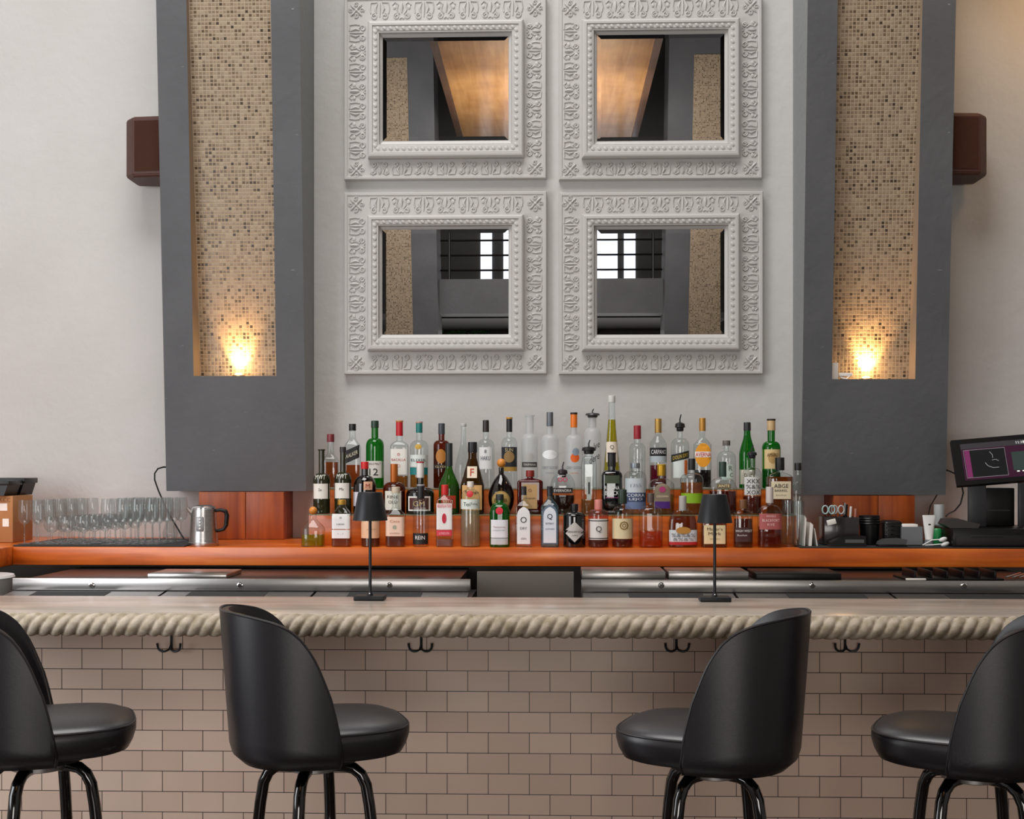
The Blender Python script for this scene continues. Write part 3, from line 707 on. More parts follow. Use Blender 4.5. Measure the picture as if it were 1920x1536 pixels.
B(1076, 774, 33, 2, 'f', 'frosted vodka bottle with orange foil neck and orange fruit mark, top step', bt=.6, st=.71, nr=.35, ct=.81, sh='round', cap='#f07a14', cap2=K, tags=[('oval', .5, .34, .46, '#e8641c', .1), ('oval', .4, .43, .53, '#8a97a6', .2)], txt=[('GREY GOOSE', 0, .27, .035, '#68707c', .86), ("L'ORANGE", 0, .2, .02, '#d07030', .5)])
B(1111, 767, 32, 2, 'f', 'tall frosted bottle with black script lettering and chrome pourer, top step', bt=.66, st=.76, nr=.46, ct=.9, sh='round', spout='#3a3a3c', txt=[('Belve', .12, .52, .09, '#2c2c30', .7, .6), ('dere', .2, .38, .09, '#2c2c30', .6, .6)])
B(1147, 742, 34, 2, 'c', 'very tall conical liqueur bottle with bright yellow neck, tallest on the top step', n=2, bt=.02, st=.9, nr=.36, ct=.93, sh='cone', cap='#d8d8d4', liq='#c8b400', fill=.74, tags=[('rect', .62, .28, .5, '#e8dccc')], txt=[('Q', 0, .44, .05, '#5a5040')])
B(1195, 798, 30, 2, 'c', 'clear bottle with dark red screw cap and long bare neck, top step', bt=.62, st=.72, nr=.42, ct=.79, sh='round', cap='#a01c2c', txt=[('NOVO', 0, .45, .04, '#9aa0a4', .6)])
B(1234, 785, 32, 2, 'c', 'clear vermouth bottle with gold cap, black name band and ruby contents, top step', bt=.62, st=.78, nr=.36, ct=.8, cap='#b8924e', capm=.6, liq='#7a0a26', fill=.33, tags=[('rect', .98, .46, .58, '#141418'), ('rect', .98, .37, .46, '#b8c2c8')], txt=[('CARPANO', 0, .52, .06, '#f0f0f0', .85)])
B(1275, 777, 34, 2, 'c', 'clear bottle with black pour spout and slanted gold-lettered label, top step', bt=.56, st=.68, nr=.3, ct=.78, sh='round', spout='#1b1b1d', tags=[('rect', .8, .14, .40, '#dfe8e4'), ('slant', .98, .38, .48, '#23231f', 0, .25), ('rect', .16, .18, .38, '#d86a28', .55)], txt=[('DOLIN DRY', 0, .43, .05, '#d8b848', .85, .25)])
B(1317, 784, 32, 2, 'c', 'clear bottle with gold cap and orange diamond label with red name, top step', n=5, d=.85, bt=.62, st=.72, nr=.34, ct=.82, sh='slope', cap='#c08a3a', capm=.4, liq='#1a1214', fill=.26, tags=[('oval', .95, .3, .64, '#f0a020'), ('rect', .93, .44, .52, '#f5f0e8')], txt=[('AVERNA', 0, .48, .06, '#d01c1c', .9)])
B(1362, 826, 35, 2, 'c', 'clear apothecary bottle with round glass stopper, right part of the top step', bt=.62, st=.78, nr=.28, ct=.9, sh='round', cap='#6a625e', capr=1.5, tags=[('rect', .6, .18, .5, '#cfe0d6')], txt=[('R', .3, .42, .1, '#5a6a62'), ('C', .4, .28, .08, '#5a6a62')])
B(1401, 792, 30, 2, 'g', 'slender bright green bottle with black cap, right part of the top step', bt=.5, st=.84, nr=.4, ct=.88, cap='#22242a', tags=[('rect', .96, .06, .28, '#d8d0c0')], txt=[('DRY', 0, .2, .05, '#6a5a40', .5)])
B(1446, 786, 34, 2, 'g', 'green bottle with cream picture label and cream neck band, right end of top step', bt=.58, st=.68, nr=.4, ct=.84, sh='round', cap='#d0b080', cap2='#2c2420', liq='#2c140a', fill=.26, tags=[('rect', .98, .28, .56, '#e0c490'), ('oval', .5, .36, .52, '#b8975c')], txt=[('AMARO', 0, .48, .05, '#5a4020', .6)])
# ---- middle row
WINE = dict(bt=.5, st=.62, nr=.34, ct=.985, sh='round')
B(603, 841, 32, 1, 'o', 'olive wine bottle with white label, leftmost on the middle step', tags=[('rect', .98, .23, .46, '#ebe7de'), ('oval', .0001, .5, .51, W)], txt=[('MWT', 0, .56, .07, '#d8d8cc', .6), ('2a', 0, .37, .04, '#202020')], liq='#1c1a14', fill=.44, **WINE)
B(643, 838, 32, 1, 'o', 'olive wine bottle with white label, second from the left on the middle step', tags=[('rect', .98, .23, .46, '#ebe7de')], txt=[('MWT', 0, .56, .07, '#d8d8cc', .6), ('Ma', 0, .37, .04, '#202020')], liq='#1c1a14', fill=.44, cap='#2f2a2c', capz=1.0, bt=.5, st=.62, nr=.34, ct=.93, sh='round')
B(684, 866, 43, 1, 'd', 'dark round-shouldered bottle with bright red wax top behind the left table lamp', bt=.5, st=.74, nr=.3, ct=.87, sh='round', cap='#d61c20', tags=[('rect', .95, .15, .42, '#dad6e0'), ('rect', .36, .46, .62, '#d8a88a', .4)], txt=[('M', .4, .54, .08, '#a03828')])
B(739, 870, 42, 1, 'a', 'round amber bottle with copper neck and white label, middle step right of left lamp', bt=.5, st=.64, nr=.3, ct=.62, sh='round', cap='#b8621c', capm=.3, liq='#6a2a0c', fill=.45, tags=[('rect', .72, .08, .46, '#e0dccf')], txt=[('FINE', 0, .34, .06, '#3a3028', .5), ('OLD', 0, .24, .06, '#3a3028', .4)])
B(788, 866, 53, 1, 'd', 'squat dark orange-liqueur bottle with red and white cap, middle step', bt=.38, st=.52, nr=.24, ct=.7, sh='round', cap='#ece6e2', cap2='#c81c30', liq=None, tags=[('rect', .78, .06, .34, '#f0ebe4'), ('rect', .68, .09, .31, '#4a120c')], txt=[('GM', 0, .2, .1, '#d8b070', .4)])
B(842, 831, 39, 1, 'G', 'green champagne bottle with dark foil neck, middle step', bt=.36, st=.68, nr=.3, ct=.68, sh='s', cap='#232a2a', capr=1.15, liq='#16200c', fill=.42, tags=[('rect', .7, .08, .26, '#c03a20')], txt=[('BRUT', 0, .17, .05, '#f0e0c0', .5)])
B(886, 829, 44, 1, 'n', 'brown sloping liqueur bottle with black cap and tiny framed label, middle step', n=4, d=.8, bt=.4, st=.78, nr=.36, ct=.86, sh='slope', cap=K, liq='#4a2a08', fill=.68, tags=[('rect', .42, .5, .66, '#efe0c8'), ('rect', .84, .06, .40, '#e0b070')], txt=[('F', 0, .58, .1, '#c04020'), ('Strega', 0, .3, .05, '#5a3818', .6)])
B(940, 860, 49, 1, 'd', 'bulbous dark bottle with cork ball and gold round label, middle step', bt=.66, st=.72, nr=.2, ct=.84, sh='bulb', spout='ball', tags=[('oval', .7, .08, .42, '#a08040'), ('oval', .6, .10, .40, '#c0a060')], txt=[('B+B', 0, .25, .06, '#604818', .5)])
B(994, 882, 48, 1, 'r', 'flat square red liqueur bottle with tan label, middle step', n=7, d=.5, bt=.72, st=.82, nr=.24, ct=.86, sh='hard', cap='#8a2418', capr=1.4, liq='#6a0c06', fill=.74, tags=[('rect', .56, .12, .68, '#c09a68')], txt=[('Originale', 0, .36, .05, '#3a2010', .42), ('O', 0, .54, .07, '#5a3418')])
B(1055, 866, 46, 1, 'c', 'low wide clear decanter with black pour spout and pink spots, middle step', n=3, d=.7, bt=.52, st=.78, nr=.22, ct=.72, sh='round', foot=.7, spout='#2a1a22', liq='#2c140c', fill=.36, tags=[('rect', .8, .40, .5, '#26201e')], txt=[('EVERNORA', 0, .45, .05, '#e8e4e0', .7), ('o', -.2, .66, .09, '#b02850'), ('o', .2, .66, .09, '#b02850')])
B(1104, 825, 29, 1, 'c', 'tall slim clear bottle with black pour spout and little amber left, middle step', n=5, d=.9, bt=.66, st=.78, nr=.5, ct=.82, sh='round', spout='#17171a', liq='#a8641c', fill=.2, tags=[('rect', .3, .2, .5, '#b8c0b8')], txt=[('I', 0, .35, .16, '#303838')])
B(1147, 849, 39, 1, 'k', 'black liqueur bottle with bold white lettering and black cap, middle step', n=4, d=.85, bt=.62, st=.72, nr=.36, ct=.78, sh='round', cap='#1a1a1c', cap2='#2c2c30', tags=[('rect', .7, .5, .63, '#3c4a34')], txt=[('ROMANA', 0, .43, .06, '#e8e8e4', .7), ('BLACK', 0, .345, .07, '#f0f0ec', .66), ('SAMBUCA', 0, .27, .02, '#c060a0', .6)])
B(1191, 868, 41, 1, 'c', 'clear bottle with silver shoulders and blue lettered label, middle step', bt=.72, st=.84, nr=.4, ct=.9, sh='round', cap='#8d949c', capm=.6, tags=[('rect', .94, .42, .70, '#c8d0d6'), ('rect', .94, .24, .42, '#3c4a6c'), ('rect', .94, .1, .24, '#6a7aa0')], txt=[('CORRA', 0, .37, .06, '#e8ecf4', .8), ('LEJO', 0, .29, .06, '#e8ecf4', .6), ('1755', 0, .56, .06, '#8890a0', .5)])
B(1240, 871, 47, 1, 'c', 'faceted whisky bottle with gold crown stopper and purple-edged label, middle step', bt=.56, st=.72, nr=.22, ct=.78, sh='round', cap='#c89a2c', capm=.6, capr=1.5, cap2='#d8b03c', liq='#a8601c', fill=.4, n=3, tags=[('arch', .62, .12, .62, '#8a7c68'), ('rect', .6, .12, .26, '#4a1a7a'), ('oval', .26, .44, .56, '#b03870')], txt=[('CROWN', 0, .36, .04, '#f0e0c0', .45)])
B(1297, 860, 43, 1, 'c', 'wide-shouldered whiskey bottle with black cap, lime band at its foot, middle step', bt=.62, st=.74, nr=.28, ct=.8, sh='round', cap=K, liq='#b85a10', fill=.57, tags=[('rect', .95, .2, .38, '#8cb81c')], txt=[('BULLEIT', 0, .48, .06, '#6a2c08', .7)])
B(1355, 866, 52, 1, 'c', 'domed bourbon bottle with dark green stopper behind the right table lamp', n=3, d=.7, bt=.46, st=.70, nr=.24, ct=.72, sh='round', cap='#2a4238', liq='#5a0c08', fill=.44, tags=[('rect', .5, .5, .58, '#6a5838')], txt=[('ANTE', 0, .54, .05, '#e8d8b0', .4)])
B(1410, 835, 35, 1, 'c', 'clear bottle with black pour spout and black and white leaf label, middle step', bt=.56, st=.68, nr=.28, ct=.82, sh='round', spout='#1a1c24', liq='#6a1c10', fill=.26, tags=[('rect', .88, .28, .54, '#d8d8d6')], txt=[('XKX', 0, .48, .06, '#303030', .7), ('%&%', 0, .4, .06, '#404040', .75), ('XOX', 0, .32, .06, '#303030', .7)])
B(1462, 858, 48, 1, 'c', 'wide square whiskey bottle with cream label at the right end of the middle step', n=5, d=.6, bt=.62, st=.74, nr=.24, ct=.78, sh='hard', cap='#141416', capr=1.5, liq='#8a3206', fill=.66, tags=[('rect', .76, .27, .58, '#e2d4b4')], txt=[('ABGE', 0, .5, .07, '#2a2420', .55), ('BARREL', 0, .42, .04, '#2a2420', .5), ('bourbon', 0, .34, .025, '#6a5a40', .4)])
# ---- front row
B(587, 950, 44, 0, 'c', 'squat clear tequila bottle with orange ball cork, leftmost of the front row', n=3, d=.8, bt=.42, st=.72, nr=.3, ct=.8, sh='s', spout='ball', liq='#a89a08', fill=.3)
B(641, 937, 36, 0, 'c', 'square clear bottle with gold cap and two-piece white label, front row', n=6, d=.8, bt=.66, st=.88, nr=.4, ct=.9, sh='s', cap='#b88a30', capm=.4, liq='#a8583c', fill=.2, tags=[('rect', .94, .38, .70, '#f2f0ee'), ('rect', .94, .18, .36, '#f2f0ee')], txt=[('o', 0, .62, .04, '#30303a'), ('1800', 0, .48, .03, '#404048', .4), ('- . -', 0, .27, .02, '#404048', .3)])
B(695, 960, 36, 0, 'c', 'bottle with peach label directly behind the left lamp pole, front row', bt=.74, st=.86, nr=.4, ct=.92, sh='round', cap='#c09070', liq='#7c3418', fill=.28, tags=[('rect', .94, .25, .9, '#f0c09a')], txt=[('ANEJO', .2, .5, .03, '#9a6a48', .5)])
B(742, 913, 37, 0, 'c', 'clear tequila bottle with pale pink label and tall bell neck, front row', n=4, d=.85, bt=.5, st=.68, nr=.34, ct=.9, sh='s', cap='#d8c8b0', capr=1.3, liq='#8a4434', fill=.17, tags=[('rect', .94, .18, .5, '#f6d2bc')], txt=[('Casa', 0, .43, .04, '#c07a60', .5), ('@', 0, .33, .07, '#5a9a80'), ('noble', 0, .23, .03, '#b08070', .5)])
B(789, 909, 30, 0, 'c', 'clear cylindrical bottle with black cap and black foot label, front row', bt=.72, st=.78, nr=.42, ct=.78, sh='round', cap='#1a1a1e', cap2='#b0aeb4', tags=[('rect', .95, .04, .22, '#1a1a1c')], txt=[('REIN', 0, .15, .06, '#f0f0f0', .6), ('KARLSSON', 0, .62, .03, '#eadadc', .7)])
B(834, 909, 32, 0, 'c', 'square gin bottle with red cap and red-lettered white label, front row', n=7, d=.85, bt=.74, st=.84, nr=.38, ct=.84, sh='s', cap='#d42224', liq='#b48880', fill=.12, tags=[('rect', .9, .28, .7, '#f4eeec'), ('rect', .9, .18, .27, '#d8384c'), ('oval', .26, .38, .54, '#c8203a')], txt=[('BEEFEATER', 0, .66, .05, '#d02030', .8), ('LONDON', 0, .22, .04, '#f4c0c8', .6)])
B(882, 903, 37, 0, 'c', 'tall fluted clear gin bottle with red wax seal and round shoulders, front row', bt=.72, st=.88, nr=.32, ct=.92, sh='round', cap='#efe6dc', capr=1.1, liq='#d8c8a0', fill=.56, tags=[('rect', .96, .58, .73, '#e6ece4'), ('oval', .34, .76, .86, '#c01828')], txt=[('Ten', -.3, .655, .06, '#28483a', .35), ('Tanq', .4, .655, .05, '#28483a', .35)])
B(937, 927, 38, 0, 'g', 'bright green gin bottle with red seal and white label, front row', n=3, bt=.62, st=.84, nr=.36, ct=.9, sh='round', cap='#2a2c2e', tags=[('rect', .84, .18, .52, '#efedf2'), ('rect', .84, .05, .17, '#c8ccd0'), ('oval', .36, .62, .76, '#d01c34')], txt=[('Tanqueray', 0, .38, .04, '#803040', .6), ('LONDON DRY', 0, .32, .02, '#405068', .6)])
B(982, 912, 32, 0, 'c', 'clear square-shouldered gin bottle with tall arched white label, front row', n=7, d=.8, bt=.64, st=.80, nr=.34, ct=.86, sh='s', cap='#26262a', capr=1.0, tags=[('arch', .76, .05, .66, '#f0eeee')], txt=[('O', 0, .45, .1, '#303034'), ('DRY', 0, .31, .04, '#505058', .4), ('GIN', 0, .14, .03, '#404048', .3)])
B(1031, 912, 34, 0, 'b', 'pale blue gin bottle with arched white and grey label, front row', n=7, d=.8, bt=.64, st=.82, nr=.3, ct=.84, sh='s', cap='#1c1e22', tags=[('arch', .84, .05, .70, '#5c6a7c'), ('arch', .70, .07, .66, '#e4e8f0')], txt=[('Q', 0, .5, .1, '#202430'), ('BOMBAY', 0, .39, .03, '#303848', .45), ('SAPPHIRE', 0, .3, .025, '#6878a0', .5)])
B(1077, 945, 42, 0, 'k', 'black apothecary gin bottle with pale diamond label, front row', bt=.7, st=.82, nr=.26, ct=.84, sh='round', cap='#0e0e10', capr=1.3, tags=[('diamond', .95, .12, .6, '#c9c5bf')], txt=[("HENDRICK'S", 0, .36, .045, '#38342f', .62), ('GIN', 0, .28, .03, '#58544e', .25)])
B(1122, 937, 38, 0, 'p', 'small clear bottle with pink stopper and white wrap label, front row', bt=.68, st=.8, nr=.36, ct=.78, sh='round', cap='#e08a80', liq='#5a2016', fill=.16, tags=[('rect', .97, .16, .60, '#e4e0da'), ('rect', .97, .55, .57, '#404040'), ('rect', .97, .18, .2, '#404040')], txt=[('Q', 0, .38, .14, '#3c3c40')])
B(1167, 918, 40, 0, 'c', 'clear rye bottle with dark green stopper and cream ringed label, front row', bt=.58, st=.72, nr=.26, ct=.76, sh='round', cap='#28382e', capr=1.6, liq='#7a2418', fill=.14, tags=[('rect', .96, .15, .5, '#e2d2a8')], txt=[('O', .1, .38, .15, '#8a6c2c'), ('o', .1, .38, .07, '#8a6c2c')])
B(1220, 925, 44, 0, 'c', 'clear straight bottle nearly empty but for orange-red liquor, front row', n=3, d=.9, bt=.62, st=.78, nr=.24, ct=.84, sh='round', cap='#5a4a44', capr=1.3, liq='#e84a14', fill=.3, txt=[('FRANGOSTA', 0, .58, .025, '#d8a898', .7)])
B(1280, 930, 55, 0, 'c', 'wide flask bourbon bottle with ornate red and silver label, front row', n=3, d=.5, bt=.42, st=.74, nr=.2, ct=.72, sh='round', cap='#b8b4b0', capr=1.3, liq='#8c2a0c', fill=.6, tags=[('rect', .94, .08, .34, '#d8dce0'), ('rect', .94, .05, .11, '#b41c20'), ('oval', .5, .26, .4, '#c08838')], txt=[('%&%&%', 0, .24, .07, '#606468', .8), ('&%&%', 0, .16, .06, '#707478', .7)])
B(1338, 968, 47, 0, 'c', 'squat square bourbon bottle with cream lettered label behind the right lamp pole, front row', n=6, d=.7, bt=.76, st=.9, nr=.34, ct=.92, sh='round', cap='#a82418', liq='#8c3410', fill=.78, tags=[('rect', .84, .12, .72, '#ecd8aa')], txt=[("Maker's", 0, .6, .1, '#5a3c20', .6), ('Mark', 0, .45, .1, '#5a3c20', .5), ('WHISKY', 0, .28, .04, '#8a6a40', .4)])
B(1393, 937, 35, 0, 'c', 'small bottle with brown cork and white printed lettering, front row', n=4, d=.8, bt=.66, st=.78, nr=.34, ct=.82, sh='round', cap='#7a5030', capr=1.2, liq='#5c2012', fill=.6, tags=[('rect', .9, .12, .42, '#442220')], txt=[('HIGH WEST', 0, .35, .05, '#f0ece8', .85), ('Bourbon', -.2, .26, .04, '#e0dcd8', .5)])
B(1443, 913, 45, 0, 'c', 'clear wide bourbon bottle with white foil neck and pale pink print, front row', n=3, d=.7, bt=.54, st=.7, nr=.28, ct=.74, sh='round', cap='#d6ccc6', liq='#7c1c0c', fill=.34, tags=[('rect', .92, .30, .56, '#b05a58')], txt=[('ANGELS', 0, .52, .035, '#f0c8c4', .4), ('BLACKFORT', 0, .45, .045, '#f4d0cc', .7), ('RYE', 0, .38, .04, '#f0c8c4', .3)])
B(1496, 868, 17, 1, 'c', 'slim clear bottle with black square stopper against the right pillar', n=5, d=1, bt=.55, st=.64, nr=.5, ct=.86, sh='s', cap='#1a1818', capr=1.5, dy=.02)
# two clear glass cylinders at the right end
for px, w_, top, lab, dy in ((1477, 24, 938, 'plain clear glass cylinder beside the rightmost front bottle', .06), (1497, 22, 940, 'plain clear glass cylinder at the right end by the paper menus', .03)):
    Y = 5.985+dy; x = PX(px, Y); R = w_/2*Y/FPX; H = PZ(px, top, Y)-ZR; c = Vector((x, Y, ZR))
    m = MB(); m.lathe([(0, R*.9), (.003, R), (H, R), (H, R*.9), (.012, R*.88), (.010, .001)], 24, c, cap=False)
    m.bm.faces.new([m.bm.verts.new(c+Vector((R*.9*math.cos(2*PI*k/24), R*.9*math.sin(2*PI*k/24), 0))) for k in range(24)])
    tag(m.out('glass_cylinder', CLEAR, ang=50), lab, 'vase')
# ---------------------------------------------------------------- bar counter
ZB = 1.07; YF = 4.33
zt0 = PZ(229, 1216.5, 4.62); xt0 = PX(229, 4.62)
t = thing('bar_counter', 'long bar counter with white subway tile front and pale stone top', 'bar counter', (0, 4.8, 0))
m = MB(); m.box((-2.9, 4.62, .0), (2.9, 4.86, 1.019)); o = m.out('tile_front', subway(xt0-0, zt0), t, smooth=False)
SUB = o
m = MB(); m.box((-2.9, YF, 1.02), (2.9, 4.905, ZB), .003); m.out('stone_top', STONE, t)
m = MB(); R0 = .0415; PL_ = .0435
def rope(u, v):
    x = -2.9+5.8*u; th = 2*PI*v
    ph = x/PL_-th/PI*1.5
    f = abs(math.sin(PI*ph)); k = f**.33
    r = R0*(.64+.36*k)+.0008*math.sin(x*141+th*3)*math.sin(x*57)
    return Vector((x, YF-.002-r*math.cos(th)*1.0, 1.030+r*math.sin(th)))
m.grid(rope, 1500, 28, cv=True); m.out('rope_edge', ROPE, t, ang=80)
m = MB(); m.box((-2.9, 4.6, 0), (2.9, 4.619, .1), .002); m.out('kick_board', BLACK, t)
# stone seams
for px, in ((303,),):
    x = PX(px, 4.6); MB().poly([(x, 4.37, ZB+.0004), (x+.002, 4.37, ZB+.0004), (x+.032, 4.9, ZB+.0004), (x+.03, 4.9, ZB+.0004)])
# double coat hooks
def hook(px, lab):
    Yh = 4.62; x = PX(px, Yh); z = PZ(px, 1221, Yh-.03)
    t = thing('coat_hook', lab, 'hook', (x, Yh, z), 'double hooks under the bar rope edge')
    m = MB(); m.box((x-.005, Yh-.006, z+.0), (x+.005, Yh-.0005, z+.055), .002); m.out('plate', BLACKM, t)
    for s in (-1, 1):
        pts = [(x, Yh-.006, z+.05), (x, Yh-.012, z+.02), (x+s*.004, Yh-.022, z+.004)]
        for k in range(9):
            a = -PI/2-.3+(k/8)*1.75
            pts.append((x+s*(.021+.021*math.cos(a) if True else 0), Yh-.028-.006*k/8, z+.018+.020*math.sin(a)))
        pts.append((x+s*.0435, Yh-.036, z+.029))
        MB().tube(pts, [.0035]*3+[.0042]*9+[.005], 8).out('prong', BLACKM, t)
hook(322, 'black double coat hook under the bar, left of the second stool')
hook(790, 'black double coat hook under the bar, right of the second stool')
hook(1268, 'black double coat hook under the bar, left of the third stool')
hook(1584, 'black double coat hook under the bar, between the two right stools')
# ---------------------------------------------------------------- table lamps
def lamp(px, py, lab):
    Y = 4.795; x = PX(px, Y); c = Vector((x, Y, ZB+.0005))
    t = thing('table_lamp', lab, 'lamp', c)
    sc_ = Y/FPX
    m = MB(); m.box((x-.058, Y-.045, c.z), (x+.058, Y+.045, c.z+.017), .003); m.out('base', BLACKM, t)
    top = PZ(px, py, Y)-c.z; h = 53*sc_
    m = MB(); m.lathe([(.017, .011), (.022, .011), (.03, .0062), (.034, .0058), (top-.02, .0058)], 14, c); m.out('pole', BLACKM, t)
    m = MB(); m.ball(c+Vector((0, -.010, .024)), .004); m.out('charge_contact', CHROME, t)
    m = MB(); m.lathe([(top-h, .0675), (top-h*.0-.004, .0475), (top, .045), (top, .001)], 36, c, cap=False)
    m.lathe([(top-h, .0675), (top-h, .0655), (top-.006, .045), (top-.006, .001)], 36, c, cap=False)
    shd = m.out('lamp_shade', BLACKM, t, ang=30)
    m = MB(); m.lathe([(top-.03, .02), (top-.022, .03), (top-.01, .03)], 20, c); m.out('diffuser', WHITE, shd)
lamp(694, 923, 'black cordless table lamp on the bar, left of centre')
lamp(1340, 927, 'black cordless table lamp on the bar, right of centre')

# ---------------------------------------------------------------- bar stools
def build_stool():
    t = thing('bar_stool', 'x', 'stool', (0, 0, 0))
    # local +X is the facing direction; seat centre at origin
    ZT, ZL = .842, .750
    def plan(a, k=1.0, ex=3.3):
        c, s = math.cos(a), math.sin(a)
        rx = .275 if c > 0 else .235; ry = .218
        e = ex if c > 0 else 2.4
        return rx*k*math.copysign(abs(c)**(2/e), c), ry*k*math.copysign(abs(s)**(2/e), s)
    m = MB()
    prof = [(ZL, .0), (ZL-.002, .55), (ZL, .88), (ZL+.006, .94), (ZL+.03, .98), (ZT-.035, 1.0), (ZT-.018, .995), (ZT-.006, .955), (ZT+.004, .86), (ZT+.014, .6), (ZT+.018, .3), (ZT+.019, .0)]
    def fs(u, v):
        j = v*(len(prof)-1); z, k = prof[int(round(j))]; x, y = plan(2*PI*u, max(k, .002)); return Vector((x-.01+.008*(z-ZL)/.1, y, z-.028*(x/.27)*(1 if x > 0 and z > .75 else .0)*0))
    m.grid(fs, 48, len(prof), cu=True); m.out('seat', VINYL, t, ang=60)
    m = MB(); pts = []
    for k in range(49):
        x, y = plan(2*PI*k/48, .985); pts.append((x-.004, y, ZT-.012))
    m.tube(pts, .0032, 6, cap=False); m.out('seat_piping', VINYL, t)
    # wrap-around back
    tab = [(0, 1.0), (25, 1.0), (35, .992), (45, .98), (52, .968), (58, .955), (63, .938), (68, .914), (72, .885), (76, .847), (80, .79), (84, .712), (87, .63), (90, .52), (93, .38), (96, .22), (98.5, .06)]
    def hh(al):
        al = abs(al)
        for (a, h1), (b, h2) in zip(tab, tab[1:]):
            if al <= b: return h1+(h2-h1)*(al-a)/(b-a)
        return tab[-1][1]
    BZ = .733; HB = .438
    def sh(al, v, inset):
        a = math.radians(180+al)   # angle around seat
        H = hh(al)*HB; z = BZ+H*v
        rear = max(0, math.cos(math.radians(al)))
        k = 1.03
        c_, s_ = math.cos(a), math.sin(a); x = .235*k*math.copysign(abs(c_)**(2/2.3), c_); y = .218*k*math.copysign(abs(s_)**(2/2.3), s_)
        ln = .032*rear*(z-BZ)/HB
        bot = max(0, (BZ+.045-z)/.045)
        kk = 1-inset/.23-.13*bot**2
        topc = max(0, (v-.9)/.1)
        x = x*kk-ln; y = y*kk*(1+.04*(z-BZ)/HB*(1-rear))
        return Vector((x, y, z))
    na, nv = 97, 18
    m = MB(); bm = m.bm
    O = [[bm.verts.new(sh(-98.5+197*i/(na-1), j/(nv-1), 0)) for j in range(nv)] for i in range(na)]
    I = [[bm.verts.new(sh(-98.5+197*i/(na-1), j/(nv-1), .030 if j < nv-1 else .024)) for j in range(nv)] for i in range(na)]
    for i in range(na-1):
        for j in range(nv-1):
            bm.faces.new((O[i][j], O[i+1][j], O[i+1][j+1], O[i][j+1])); bm.faces.new((I[i][j], I[i][j+1], I[i+1][j+1], I[i+1][j]))
        bm.faces.new((O[i][-1], O[i+1][-1], I[i+1][-1], I[i][-1])); bm.faces.new((O[i][0], I[i][0], I[i+1][0], O[i+1][0]))
    for i in (0, na-1):
        for j in range(nv-1): bm.faces.new((O[i][j], O[i][j+1], I[i][j+1], I[i][j]))
    m.out('backrest', VINYL, t, ang=50)
    m = MB(); pts = [sh(-98.5, .1, -.001)]+[sh(-98.5+197*k/80, 1.0, .003)+Vector((0, 0, .001)) for k in range(81)]+[sh(98.5, .1, -.001)]
    m.tube(pts, .0042, 7); m.out('back_piping', VINYL, t)
    m = MB(); m.lathe([(.735-.018, .10), (.735-.014, .13), (.7485, .135)], 32); m.out('seat_pan', mat('pan_black', '#101012', .5), t)
    m = MB(); m.lathe([(.692, .07), (.697, .085), (.7165, .085)], 24); m.out('swivel_plate', STEELD, t)
    for k in range(4):
        a = PI/4+.35+k*PI/2; dx, dy = math.cos(a), math.sin(a)
        pr = [(.03, .703), (.09, .703), (.118, .697), (.140, .680), (.155, .650), (.165, .59), (.18, .46), (.215, .2), (.24, .012)]
        MB().tube([(dx*r, dy*r, z) for r, z in pr], .0175, 14).out('leg', BLACKG, t)
        MB().lathe([(0, .02), (.012, .022), (.02, .019)], 12, (dx*.2405, dy*.2405, 0)).out('foot_cap', RUBBER, t)
    MB().tube([(.203*math.cos(2*PI*k/40), .203*math.sin(2*PI*k/40), .28) for k in range(41)], .011, 8, cap=False).out('foot_ring', CHROME, t)
    return t
st = build_stool()
def place(o, px, Y, rz): o.location = (PX(px, Y), Y, 0); o.rotation_euler = (0, 0, rz)
place(st, 590, 3.66, math.radians(20)); st['label'] = 'black vinyl bucket bar stool under the left lamp, facing right'
G_ = 'black bucket bar stools along the bar'
st['group'] = G_
s2 = dup(st, (PX(1338, 3.62), 3.62, 0), math.radians(180-20), 'black vinyl bucket bar stool near the right lamp, facing left', G_)
s3 = dup(st, (PX(1822, 3.60), 3.60, 0), math.radians(180-24), 'black vinyl bucket bar stool cut by the right edge of the photo', G_)
s0 = dup(st, (PX(76, 3.64), 3.64, 0), math.radians(22), 'black vinyl bucket bar stool cut by the left edge of the photo', G_)

